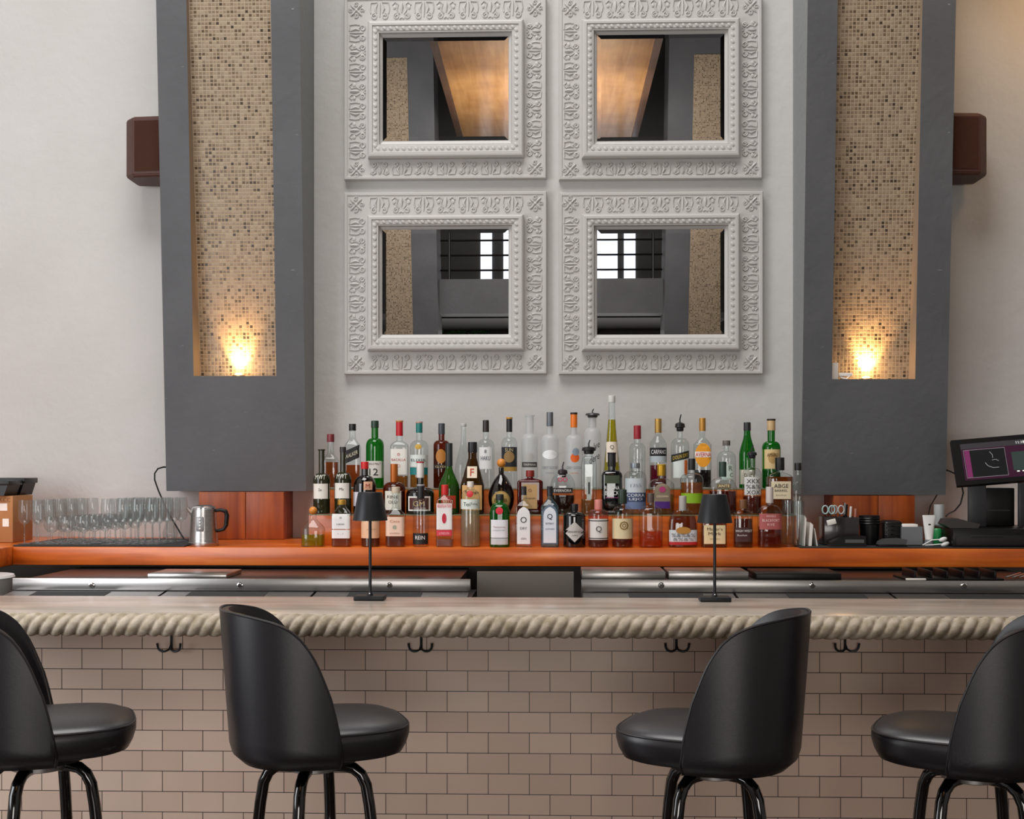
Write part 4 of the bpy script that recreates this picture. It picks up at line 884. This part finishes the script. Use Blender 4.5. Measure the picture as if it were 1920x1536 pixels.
# ---------------------------------------------------------------- undercounter coolers
def cooler(pa, pb, seams, locks, pads, lab):
    Yr = 5.35; xa, xb = PX(pa, Yr), PX(pb, Yr)
    zt = PZ(960, 1087, Yr); zr = PZ(960, 1109.5, Yr)
    t = thing('bar_cooler', lab, 'cooler', ((xa+xb)/2, 5.6, 0))
    MB().box((xa+.01, 5.2, .05), (xb-.01, 5.95, zr-.05)).out('cabinet', STEELD, t, smooth=False)
    MB().box((xa+.05, Yr+.02, zr-.049), (xb-.05, 6.0, zt-.004), .002).out('rear_deck', mat('dark_deck', '#3b3736', .3, .6), t)
    MB().box((xa, Yr, zr), (xb, Yr+.019, zt), .002).out('front_rail', STEEL, t)
    for i, (a, b) in enumerate(zip([pa]+seams, seams+[pb])):
        x0, x1 = PX(a, Yr)+.006, PX(b, Yr)-.006
        g = .03
        m = MB(); m.prism([(0, 0)]*3 if False else [(x0, 0), (x1, 0), (x1, 1), (x0, 1)], 0, 1)
        for v in m.bm.verts:
            f = v.co.y; top = v.co.z
            v.co = Vector((v.co.x, Yr-.001-.34*f, (zr-.003-.034*f)-(.02 if top < .5 else 0)))
        m.out('lid', STEELD if True else STEEL, t, smooth=False)
        pa_, pb_ = pads[i]; q0, q1 = PX(pa_, Yr-.03), PX(pb_, Yr-.03)
        m = MB(); m.prism([(q0, 0), (q1, 0), (q1, 1), (q0, 1)], 0, 1)
        for v in m.bm.verts:
            f = v.co.y; top = v.co.z; yy = .02+.20*f
            v.co = Vector((v.co.x, Yr-yy, (zr-.003-.1*yy)+(.0015 if top > .5 else -.003)))
        m.out('lid_pad', RUBBER, t, smooth=False)
    for px in locks:
        x = PX(px, Yr); z = PZ(px, 1098, Yr)
        m = MB(); m.lathe([(0, .0135), (.004, .013), (.005, .009), (.007, .0085)], 18)
        for v in m.bm.verts: v.co = Vector((x+v.co.x, Yr-v.co.z, z+v.co.y))
        m.box((x-.0018, Yr-.009, z-.006), (x+.0018, Yr-.0065, z+.006))
        m.out('lock', CHROME, t)
cooler(23, 882, [312, 592], [172, 450, 730], [(68, 207), (357, 502), (655, 792)], 'stainless undercounter cooler, left of the gap in the middle')
cooler(1090, 2010, [1376, 1668], [1240, 1523, 1807], [(1178, 1318), (1474, 1620), (1772, 1915)], 'stainless undercounter cooler, right of the gap in the middle')
ZD = PZ(960, 1087, 5.35)-.0035
def slab(name, a, b, y0, y1, h, mt, lab, cat, rim=0, z=ZD, grp=None):
    x0, x1 = PX(a, y0), PX(b, y0)
    m = MB(); m.box((x0, y0, z), (x1, y1, z+h), min(h*.3, .004))
    return tag(m.out(name, mt), lab, cat, grp)
slab('steel_tray', 276, 425, 5.40, 5.66, .02, STEEL, 'thin steel tray lying on the left cooler', 'tray')
slab('pan_cover', 1091, 1248, 5.40, 5.66, .035, STEEL, 'stainless pan lid on the right cooler, nearest the gap', 'lid')
slab('pan_cover', 1253, 1404, 5.42, 5.66, .034, STEEL, 'stainless pan lid on the right cooler behind the lamp pole', 'lid')
slab('black_tray', 1418, 1578, 5.40, 5.66, .03, BLACK, 'black flat pan with pale rim on the right cooler', 'tray')
# bar caddy on right cooler
x0 = PX(1700, 5.4); t = thing('bar_caddy', 'black compartment caddy with chrome tools at the right end of the cooler', 'caddy', (x0+.2, 5.5, ZD))
MB().box((x0, 5.42, ZD), (x0+.42, 5.62, ZD+.008), .002).out('base', BLACK, t)
for k in range(6): MB().box((x0+.04+k*.068, 5.42, ZD+.008), (x0+.048+k*.068, 5.62, ZD+.04), .002).out('divider', BLACK, t)
MB().box((x0, 5.405, ZD), (x0+.085, 5.419, ZD+.008), .002).out('white_strip', PAPER, t)
for k in range(3): tag(MB().tube([(x0+.44+k*.03, 5.45, ZD+.012), (x0+.56+k*.03, 5.62, ZD+.016)], [.004, .007], 8).out('bar_spoon', CHROME), 'chrome bar spoon lying at the right end of the cooler', 'spoon', 'bar spoons')

# ---------------------------------------------------------------- left end of the shelf
xm0, xm1 = PX(25, 5.94), PX(345, 5.94)
m = MB(); m.prism([(0, 0), (1, 0), (1, 1), (0, 1)], 0, 1)
for v in m.bm.verts:
    v.co = Vector((xm0+.005+(xm1-xm0)*v.co.x, 5.925+.59*v.co.y, ZR+.006*v.co.z))
tag(m.out('bar_mat', RUBBER, smooth=False), 'black rubber bar mat under the glasses at the left end of the shelf', 'mat')
ZM = ZR+.0065
# kettle
kx = PX(382, 6.02); kc = Vector((kx, 6.02, ZR)); kh = PZ(382, 947, 6.02)-ZR
t = thing('kettle', 'brushed steel electric kettle with black handle on the left of the shelf', 'kettle', kc)
MB().lathe([(0, .071), (.006, .073), (.016, .073), (.018, .070), (kh*.86, .060), (kh*.9, .060), (kh*.91, .058)], 36, kc).out('body', STEEL, t)
MB().lathe([(kh*.905, .058), (kh*.93, .058), (kh*.97, .05), (kh, .03), (kh, .001)], 30, kc, cap=False).out('lid', CHROME, t)
m = MB(); m.tube([kc+Vector((.055, 0, kh*.86)), kc+Vector((.085, 0, kh*.88)), kc+Vector((.108, 0, kh*.84)), kc+Vector((.114, 0, kh*.74)), kc+Vector((.110, 0, kh*.5)), kc+Vector((.098, 0, kh*.40)), kc+Vector((.066, 0, kh*.36))], [.008, .009, .0105, .011, .0105, .009, .008], 10); m.out('handle', BLACK, t)
m = MB(); m.box(kc+Vector((-.018, -.069, kh*.36)), kc+Vector((.018, -.060, kh*.72)), .005)
m.out('control_panel', mat('grey_panel', '#8f9090', .4, .5), t)
for k in range(4): MB().ball(kc+Vector((0, -.070, kh*(.43+.075*k))), .0055, 1, .5, 1).out('button', WHITE, t)
MB().tube([kc+Vector((-.045, -.02, kh*.78)), kc+Vector((-.062, -.02, kh*.85)), kc+Vector((-.074, -.02, kh*.93))], [.014, .011, .008], 8).out('spout', STEEL, t)
# glassware
def flute_proto(H, R, label, group, kind):
    t = thing('champagne_flute' if kind == 'flute' else 'wine_glass', label, 'glass', (0, 0, 0), group)
    m = MB()
    if kind == 'flute': pr = [(0, R*.95), (.002, R), (.006, R*.25), (.012, .0035), (H*.42, .003), (H*.46, R*.3), (H*.50, R*.72), (H*.58, R*.92), (H*.8, R*.98), (H, R*.85)]
    else: pr = [(0, R*.95), (.002, R), (.006, R*.25), (.012, .0035), (H*.40, .0035), (H*.46, R*.5), (H*.55, R*.9), (H*.7, R*1.08), (H, R*.9)]
    m.lathe(pr, 16, cap=False); m.bm.faces.new(m.bm.verts[:16][::-1])
    o = m.out('glass_body', glass('thin_glass', '#eef1f1', .05, '#ffffff', edge=.38), t, ang=60)
    return t
GA = 'tall champagne flutes by the cardboard box'; LA = 'tall clear champagne flute standing on the mat beside the cardboard box'
GC = 'champagne flutes packed in the right block'; LC = 'clear rounded champagne flute in the packed block left of the carafe'
GB = 'small stemmed glasses in the low middle block'; LB = 'small clear stemmed glass in the low block between the flutes'
fa = flute_proto(.215, .031, LA, GA, 'flute'); fc = flute_proto(.222, .034, LC, GC, 'flute'); fb = flute_proto(.135, .036, LB, GB, 'wine')
def setp(protos, spots, lab, grp):
    for i, (x, y) in enumerate(spots):
        if i == 0: protos.location = (x, y, ZM)
        else: dup(protos, (x, y, ZM), None, lab, grp)
xa = PX(46, 6.0)
setp(fa, [(xa+.068*i+.022*j, 6.0+.085*j) for j in range(6) for i in range(2)], LA, GA)
xc = PX(205, 6.02)
setp(fc, [(xc+.0725*i+.012*j, 6.0+.078*j) for j in range(5) for i in range(4)], LC, GC)
xb = PX(101, 6.02)
setp(fb, [(xb+.078*i+.022*j, 5.995+.085*j) for j in range(6) for i in range(3)], LB, GB)
# carafe
cx = PX(319, 6.5); m = MB(); m.lathe([(0, .03), (.004, .036), (.03, .040), (.06, .030), (.11, .012), (.135, .010), (.14, .012)], 20, (cx, 6.5, ZM)); tag(m.out('carafe', glass('thin_glass'), ang=60), 'small pear-shaped clear glass carafe beside the black cable', 'carafe')
# cable from pillar
px_ = lambda a, b, Y: P(a, b, Y)
tag(MB().tube([px_(314, 876, 6.58), px_(306, 876, 6.57), px_(296, 879, 6.55), px_(290, 888, 6.54), px_(290, 900, 6.52), px_(297, 920, 6.48), px_(308, 945, 6.44), px_(322, 972, 6.40), px_(337, 998, 6.40), Vector((PX(345, 6.38), 6.38, ZM+.005)), Vector((PX(357, 6.28), 6.28, ZR+.009))], .0042, 8).out('cable', BLACK), 'black cable looping from the left pillar down to the kettle', 'cable')
# cardboard box and trays on the side shelf
bx1 = PX(24, 6.2); t = thing('cardboard_box', 'brown cardboard box with torn white labels at the far left', 'box', (bx1-.2, 6.3, ZS+.003))
zbt = PZ(24, 930, 6.2)
MB().box((bx1-.42, 6.2, ZS+.003), (bx1, 6.44, zbt), .002).out('carton', CARD, t)
MB().box((bx1-.075, 6.1985, zbt-.075), (bx1-.028, 6.1995, zbt-.038)).out('torn_label', PAPER, t)
MB().box((bx1-.052, 6.1985, zbt-.155), (bx1-.02, 6.1995, zbt-.115)).out('sticker', PAPER, t)
m = MB(); tb = text_bm('KCC', .02)
for v in tb.verts: v.co += Vector((bx1-.04, 6.198, zbt-.02))
m.merge(tb); m.out('lettering', im('#6a4420'), t, smooth=False)
for i, (x1_, z_, lab, dy, hh_) in enumerate(((PX(26, 6.22), zbt+.001, 'black plastic tray on the cardboard box, nearer the photo edge', 0, .075), (PX(54, 6.38), zbt+.001, 'black lidded plastic tray on the cardboard box, reaching past it', .17, .088))):
    y_ = 6.17+dy; x1_ = min(x1_, bx1+.07)
    t = thing('plastic_tray', lab, 'tray', (x1_-.15, y_+.07, z_))
    m = MB(); m.prism([(x1_-.30, z_), (x1_-.03, z_), (x1_-.01, z_+hh_*.7), (x1_-.32, z_+hh_*.7)], y_, y_+.15); m.out('tray_body', BLACK, t, smooth=False)
    m = MB(); m.box((x1_-.33, y_-.006, z_+hh_*.7), (x1_, y_+.156, z_+hh_), .004); m.out('tray_lid', BLACK, t)
# white bucket under side shelf
tag(MB().lathe([(0, .13), (.01, .14), (.30, .17), (.31, .175), (.32, .17)], 28, (PX(-48, 5.6), 5.6, .77)).out('white_bucket', WHITE), 'white plastic bucket partly seen under the side shelf at far left', 'bucket')
tag(MB().box((-3.7, 5.0, .70), (PX(20, 5.3)-.12, 6.1, .768), .003).out('low_shelf', STEELD), 'low steel shelf holding the white bucket at far left', 'shelf')

# ---------------------------------------------------------------- right end of the shelf
tag(MB().box((PX(1500, 5.93), 5.925, ZR), (3.4, 6.51, ZR+.005), .001).out('counter_mat', RUBBER), 'black rubber mat under the till and clutter, right end of shelf', 'mat')
ZQ = ZR+.0055
def card(px0, py0, px1, py1, pw, Y, lab):
    a = P(px0, py0, Y); b = P(px1, py1, Y); a.z = max(ZQ, a.z-99)
    m = MB(); n_ = (b-a).normalized()
    hgt = b.z-ZQ; dx = b.x-a.x
    m.prism([(a.x, ZQ), (a.x+pw, ZQ), (a.x+pw+dx, ZQ+hgt*.9), (a.x+dx, ZQ+hgt)], Y, Y+.13)
    return tag(m.out('menu_card', PAPER, smooth=False), lab, 'menu')
card(1506, 1025, 1509, 967, .008, 6.0, 'white menu card leaning, first right of the glass cylinder')
card(1517, 1026, 1520, 980, .012, 6.0, 'thick white menu booklet leaning, second right of the glass cylinder')
card(1532, 1026, 1527, 990, .003, 6.0, 'thin white card leaning against the black utensil caddy')
# utensil caddy with tools
cx0, cx1 = PX(1546, 6.05), PX(1611, 6.05)
t = thing('utensil_caddy', 'dark caddy crammed with tools, right of the menu cards', 'caddy', ((cx0+cx1)/2, 6.12, ZQ))
m = MB()
for a in ((cx0, 6.05, cx1, 6.056), (cx0, 6.174, cx1, 6.18), (cx0, 6.056, cx0+.006, 6.174), (cx1-.006, 6.056, cx1, 6.174), ((cx0+cx1)/2-.003, 6.056, (cx0+cx1)/2+.003, 6.174)):
    m.box((a[0], a[1], ZQ), (a[2], a[3], ZQ+.135), .001)
m.box((cx0, 6.05, ZQ), (cx1, 6.18, ZQ+.004)); m.out('holder', mat('smoky_acrylic', '#2a2426', .2, coat=.3), t)
def scis(x, y, col, lab, tilt=0.):
    t = thing('scissors', lab, 'scissors', (x, y, ZQ+.02))
    for s in (-1, 1):
        cz = ZQ+.17
        MB().tube([(x+s*.016+.014*math.cos(a)+tilt, y, cz+.020*math.sin(a)) for a in [2*PI*k/16 for k in range(17)]], .0035, 7, cap=False).out('handle_loop', col, t)
        MB().tube([(x+s*.010+tilt, y, cz-.018), (x+s*.003, y, cz-.06), (x-s*.004, y, ZQ+.02)], [.003, .003, .002], 6).out('blade', CHROME, t)
scis(cx0+.028, 6.09, mat('pale_teal', '#a8c8c8', .4), 'pale teal handled scissors standing in the dark caddy')
scis(cx0+.075, 6.10, mat('pale_grey', '#b8bcbc', .4), 'pale grey handled scissors standing in the dark caddy')
TL = [('pen', WHITE, .045, .15, 'white marker pen standing tallest in the dark caddy', .135), ('bottle_opener', CHROME, .0, .17, 'chrome opener standing in the middle of the dark caddy', .105), ('pen', mat('rose_pen', '#b87a6a', .4), .0, .14, 'rose coloured pen at the right of the dark caddy', .158), ('knife', BLACK, .0, .16, 'black handled knife standing in the dark caddy', .115)]
for nm, mt, _, h_, lab, dx in TL:
    xx = cx0+dx; tag(MB().tube([(xx-.004, 6.12, ZQ+.006), (xx, 6.11, ZQ+h_*.6), (xx+.003, 6.10, ZQ+h_+.035)], [.004, .005, .006], 8).out(nm, mt), lab, nm.replace('_', ' '))
tag(MB().box((cx0+.01, 6.035, ZQ+.10), (cx0+.052, 6.048, ZQ+.125), .001, Matrix.Rotation(-.25, 3, 'Y')).out('note_card', PAPER), 'small white note clipped on the front of the dark caddy', 'note')
# black tumbler stack and ribbed container
c = Vector((PX(1630, 6.12), 6.12, ZQ)); t = thing('black_bin', 'black ribbed cup stack between the caddy and the grey box', 'cups', c)
m = MB(); m.lathe([(0, .040), (.01, .043), (.13, .049), (.14, .050), (.142, .047)], 26, c); m.out('cup_body', BLACK, t)
for k in range(3): MB().lathe([(.10+.012*k, .049), (.103+.012*k, .0515), (.107+.012*k, .049)], 26, c, cap=False).out('rim', BLACK, t)
c = Vector((PX(1669, 6.13), 6.13, ZQ)); t = thing('black_napkin_holder', 'black rounded napkin holder with ridges left of the grey box', 'holder', c)
m = MB(); m.box(c+Vector((-.045, -.06, 0)), c+Vector((.048, .06, .118)), .02, seg=4); m.out('shell', BLACK, t)
for k in range(4): MB().box(c+Vector((-.041, -.063, .03+.02*k)), c+Vector((.044, -.0605, .034+.02*k)), .001).out('ridge', BLACKG, t)
x0, x1 = PX(1691, 6.05), PX(1730, 6.05); zb = PZ(1700, 988, 6.05)
t = thing('grey_box', 'small open grey box holding white papers', 'box', ((x0+x1)/2, 6.1, ZQ))
m = MB()
for a in ((x0, 6.05, x1, 6.054), (x0, 6.146, x1, 6.15), (x0, 6.054, x0+.004, 6.146), (x1-.004, 6.054, x1, 6.146)): m.box((a[0], a[1], ZQ), (a[2], a[3], zb))
m.box((x0, 6.05, ZQ), (x1, 6.15, ZQ+.003)); m.out('tray', mat('mid_grey', '#74777b', .5), t, smooth=False)
tag(MB().box((x0+.006, 6.06, ZQ+.004), (x1-.02, 6.13, zb+.012), .001).out('paper_stack', PAPER), 'white papers sticking out of the small grey box', 'papers')
# sanitiser tube
cx = PX(1742, 6.03); t = thing('hand_cream_tube', 'white squeeze tube with black oval mark standing on its cap', 'tube', (cx, 6.03, ZQ))
def tub(u, v):
    a = 2*PI*u; z = ZQ+.03+v*(PZ(1742, 966, 6.03)-ZQ-.03); w_ = .018+.014*v; d_ = .018*(1-v)+.002
    return Vector((cx+w_*math.cos(a), 6.03+d_*math.sin(a), z))
m = MB(); V = m.grid(tub, 20, 8, cu=True); m.bm.faces.new([r[0] for r in V][::-1]); m.bm.faces.new([r[-1] for r in V]); m.out('tube_body', WHITE, t)
MB().lathe([(0, .022), (.03, .019)], 18, (cx, 6.03, ZQ)).out('cap', mat('mid_grey', '#74777b', .5), t)
m = MB(); m.ball((cx, 6.03-.0075, ZQ+.10), .008, 1.2, .25, .8); m.out('oval_mark', BLACK, t)
tag(MB().lathe([(0, .024), (.004, .026), (.07, .026), (.078, .02)], 16, (PX(1757, 6.15), 6.15, ZQ+.0)).out('green_bottle', mat('green_plastic', '#1c8a4a', .4)), 'small green plastic bottle behind the white squeeze tube', 'bottle')
tag(MB().lathe([(0, .026), (.12, .027), (.185, .027), (.185, .02), (.13, .02)], 20, (PX(1761, 6.47), 6.47, ZQ)).out('paper_roll', mat('pale_grey', '#b8bcbc', .4)), 'white paper roll standing at the wall behind the green bottle', 'roll')
# phone, stapler
t = thing('card_reader', 'black low card reader lying in front of the caddy', 'card reader', (PX(1588, 5.98), 5.98, ZQ))
a0, a1 = PX(1555, 5.97), PX(1622, 5.97)
m = MB(); m.prism([(a0, ZQ), (a1, ZQ), (a1, ZQ+.05), (a0+.06, ZQ+.045), (a0+.005, ZQ+.02)], 5.95, 6.025); m.out('reader_body', BLACK, t, smooth=False)
m = MB(); m.box((a0+.07, 5.9475, ZQ+.018), (a1-.01, 5.9495, ZQ+.034)); m.out('display', mat('grey_display', '#55585a', .3), t)
t = thing('stapler', 'grey and black stapler lying in front of the napkin holder', 'stapler', (PX(1672, 5.98), 5.98, ZQ))
a0, a1 = PX(1645, 5.97), PX(1700, 5.97)
MB().box((a0, 5.955, ZQ), (a1, 6.0, ZQ+.008), .003).out('base', BLACK, t)
m = MB(); m.prism([(a0, ZQ+.010), (a1-.005, ZQ+.010), (a1, ZQ+.032), (a1-.04, ZQ+.04), (a0+.03, ZQ+.036), (a0+.005, ZQ+.024)], 5.958, 5.998); m.out('arm', mat('smoke_grey', '#4a4c4e', .3), t, smooth=False)
for k, (px, py) in enumerate(((1768, 1003), (1772, 1016))):
    c = P(px, py, 5.99); c.z = ZQ+.011+.022*(1-k)
    tag(MB().ball(c, .011, 1.9, 1, 1, Matrix.Rotation(-.35, 3, 'Y')).tube([c+Vector((-.016, 0, 0)), c+Vector((-.05, .01, -.004)), (c.x-.09, 6.01, ZQ+.004)], .003, 6).out('charging_plug', WHITE), ('upper', 'lower')[k]+' of two white charging plugs left of the cash drawer', 'plug')
# cash drawer, stand, monitor
a0 = PX(1787, 5.95); zd = PZ(1800, 992, 5.95)
t = thing('cash_drawer', 'black cash drawer under the till at the right edge', 'drawer', (a0+.22, 6.1, ZQ))
MB().box((a0, 5.95, ZQ), (a0+.46, 6.38, zd), .003).out('case', BLACK, t)
MB().box((a0+.012, 5.945, ZQ+.008), (a0+.448, 5.9495, zd-.03), .001).out('drawer_front', mat('satin_black', '#0e0e10', .5), t)
MB().box((a0+.08, 5.941, ZQ+.050), (a0+.23, 5.9445, ZQ+.054), .001).out('slot', mat('pale_line', '#2c2c30', .4), t)
t = thing('card_terminal', 'dark card terminal sitting on the left corner of the cash drawer', 'terminal', (a0+.02, 6.06, zd))
xk = PX(1768, 6.02)
m = MB(); m.prism([(xk, zd+.001), (xk+.16, zd+.001), (xk+.17, zd+.02), (xk+.06, zd+.048), (xk+.01, zd+.045), (xk-.005, zd+.02)], 6.0, 6.09)
for v in m.bm.verts:
    v.co.x = max(v.co.x, a0+.002) if v.co.z < zd+.01 else v.co.x
m.out('terminal_body', mat('grey_brown_plastic', '#3a3634', .45), t, smooth=False)
t = thing('till_monitor', 'black touchscreen till monitor on its stand at the right edge', 'monitor', (PX(1860, 6.2), 6.2, zd))
sx0, sx1 = PX(1810, 6.2), PX(1915, 6.2)
m = MB(); m.box((sx0, 6.15, zd+.001), (sx0+.085, 6.17, PZ(1810, 905, 6.15)), .003); m.out('stand_panel', mat('graphite', '#3a3b3e', .4), t)
m = MB(); m.box((sx1-.03, 6.15, zd+.001), (sx1, 6.17, PZ(1810, 905, 6.15)), .003); m.out('stand_panel', mat('graphite', '#3a3b3e', .4), t)
m = MB(); m.box((sx0+.088, 6.19, zd+.001), (sx1-.035, 6.26, PZ(1810, 915, 6.19)), .006); m.out('printer_body', BLACK, t)
m = MB(); m.box((sx0+.1, 6.185, zd+.075), (sx1-.06, 6.1895, zd+.083), .001); m.out('printer_slot', mat('pale_line', '#2c2c30', .4), t)
# screen in its own tilted frame
A = P(1783, 826, 6.02); Bt = P(1796, 911, 5.95); top_r = P(2060, 820, 5.93)
ux = (top_r-A).normalized(); uz = (A-Bt).normalized(); ux = (ux-ux.dot(uz)*uz).normalized(); un = ux.cross(uz).normalized()
if un.y > 0: un = -un
Hm = (A-Bt).length; Wm = .50
def Q(u, v, d): return Bt+ux*u+uz*v-un*d*-1
def slabq(m, u0, u1, v0, v1, d0, d1):
    vs = [m.bm.verts.new(Bt+ux*u+uz*v+un*dd) for dd in (d0, d1) for (u, v) in ((u0, v0), (u1, v0), (u1, v1), (u0, v1))]
    for f in ((0, 1, 2, 3), (7, 6, 5, 4), (0, 4, 5, 1), (1, 5, 6, 2), (2, 6, 7, 3), (3, 7, 4, 0)): m.bm.faces.new([vs[i] for i in f])
    return m
slabq(MB(), 0, Wm, 0, Hm, -.035, 0).out('monitor_case', BLACK, t, smooth=False)
def scol(n_, c, e=.9): return mat(n_, c, .25, emit=e)
F = Hm/85
slabq(MB(), 14*F, Wm-.03, 8*F, 76*F, .0002, .001).out('screen', scol('screen_purple', '#3a1c30', .25), t, smooth=False)
slabq(MB(), 14*F, Wm-.03, 66*F, 76*F, .0011, .0014).out('screen_header', scol('screen_grey', '#3c3a3e', .25), t, smooth=False)
slabq(MB(), 18*F, 88*F, 12*F, 64*F, .0011, .0014).out('screen_picture', scol('screen_dark', '#1a1c1d', .3), t, smooth=False)
slabq(MB(), 19*F, 28*F, 13*F, 63*F, .0015, .0018).out('screen_stripe', scol('screen_magenta', '#74305c', .3), t, smooth=False)
m = MB()
for (u0, u1, v0, v1) in ((18, 88, 63.2, 64), (18, 88, 12, 12.8), (17.6, 18.2, 12, 64), (87.6, 88.2, 12, 64)): slabq(m, u0*F, u1*F, v0*F, v1*F, .0015, .0019)
m.out('picture_outline', scol('screen_outline', '#8a8088', .3), t, smooth=False)
m = MB(); m.tube([Bt+ux*u*F+uz*v*F+un*.002 for u, v in ((52, 38), (56, 32), (64, 28), (74, 28))], .0012, 5); m.tube([Bt+ux*u*F+uz*v*F+un*.002 for u, v in ((64, 42), (70, 43), (75, 40))], .001, 5); m.tube([Bt+ux*u*F+uz*v*F+un*.002 for u, v in ((62, 58), (66, 52), (66, 46))], .001, 5)
m.out('picture_strokes', scol('screen_white', '#a8b0b0', .3), t)
slabq(MB(), 98*F, Wm-.05, 20*F, 54*F, .0011, .0014).out('keypad_panel', scol('screen_keys', '#36423f', .25), t, smooth=False)
m = MB()
for i in range(5): slabq(m, (103+i*9)*F, (107.5+i*9)*F, 17*F, 19*F, .0015, .0018)
m.out('key_marks', scol('screen_bright', '#d8dcd8', .8), t, smooth=False)
tb = text_bm('11:18', 5*F*1.0); m = MB()
for v in tb.verts: v.co = Bt+ux*(116*F+v.co.x)+uz*(71*F+v.co.z)+un*.0018
m.merge(tb); m.out('lettering', scol('screen_bright', '#d8dcd8', .8), t, smooth=False)
m = MB(); slabq(m, Wm*.2, Wm*.4, 10*F, 50*F, -.075, -.036); m.out('mount', BLACK, t, smooth=False)
tag(MB().tube([P(1771, 881, 6.6), P(1779, 883, 6.5), P(1790, 888, 6.4), P(1802, 900, 6.36), P(1806, 925, 6.34), P(1801, 945, 6.34), P(1790, 958, 6.3), P(1778, 964, 6.2), P(1774, 968, 6.12)], .0042, 8).out('cable', BLACK), 'black cable looping from the right pillar behind the till', 'cable')
tag(MB().tube([P(1757, 928, 6.66), P(1744, 950, 6.5), P(1740, 972, 6.4), Vector((PX(1742, 6.35), 6.35, ZQ+.005))], .003, 7).out('cable', BLACK), 'thin black cable hanging below the right pillar by the paper roll', 'cable')
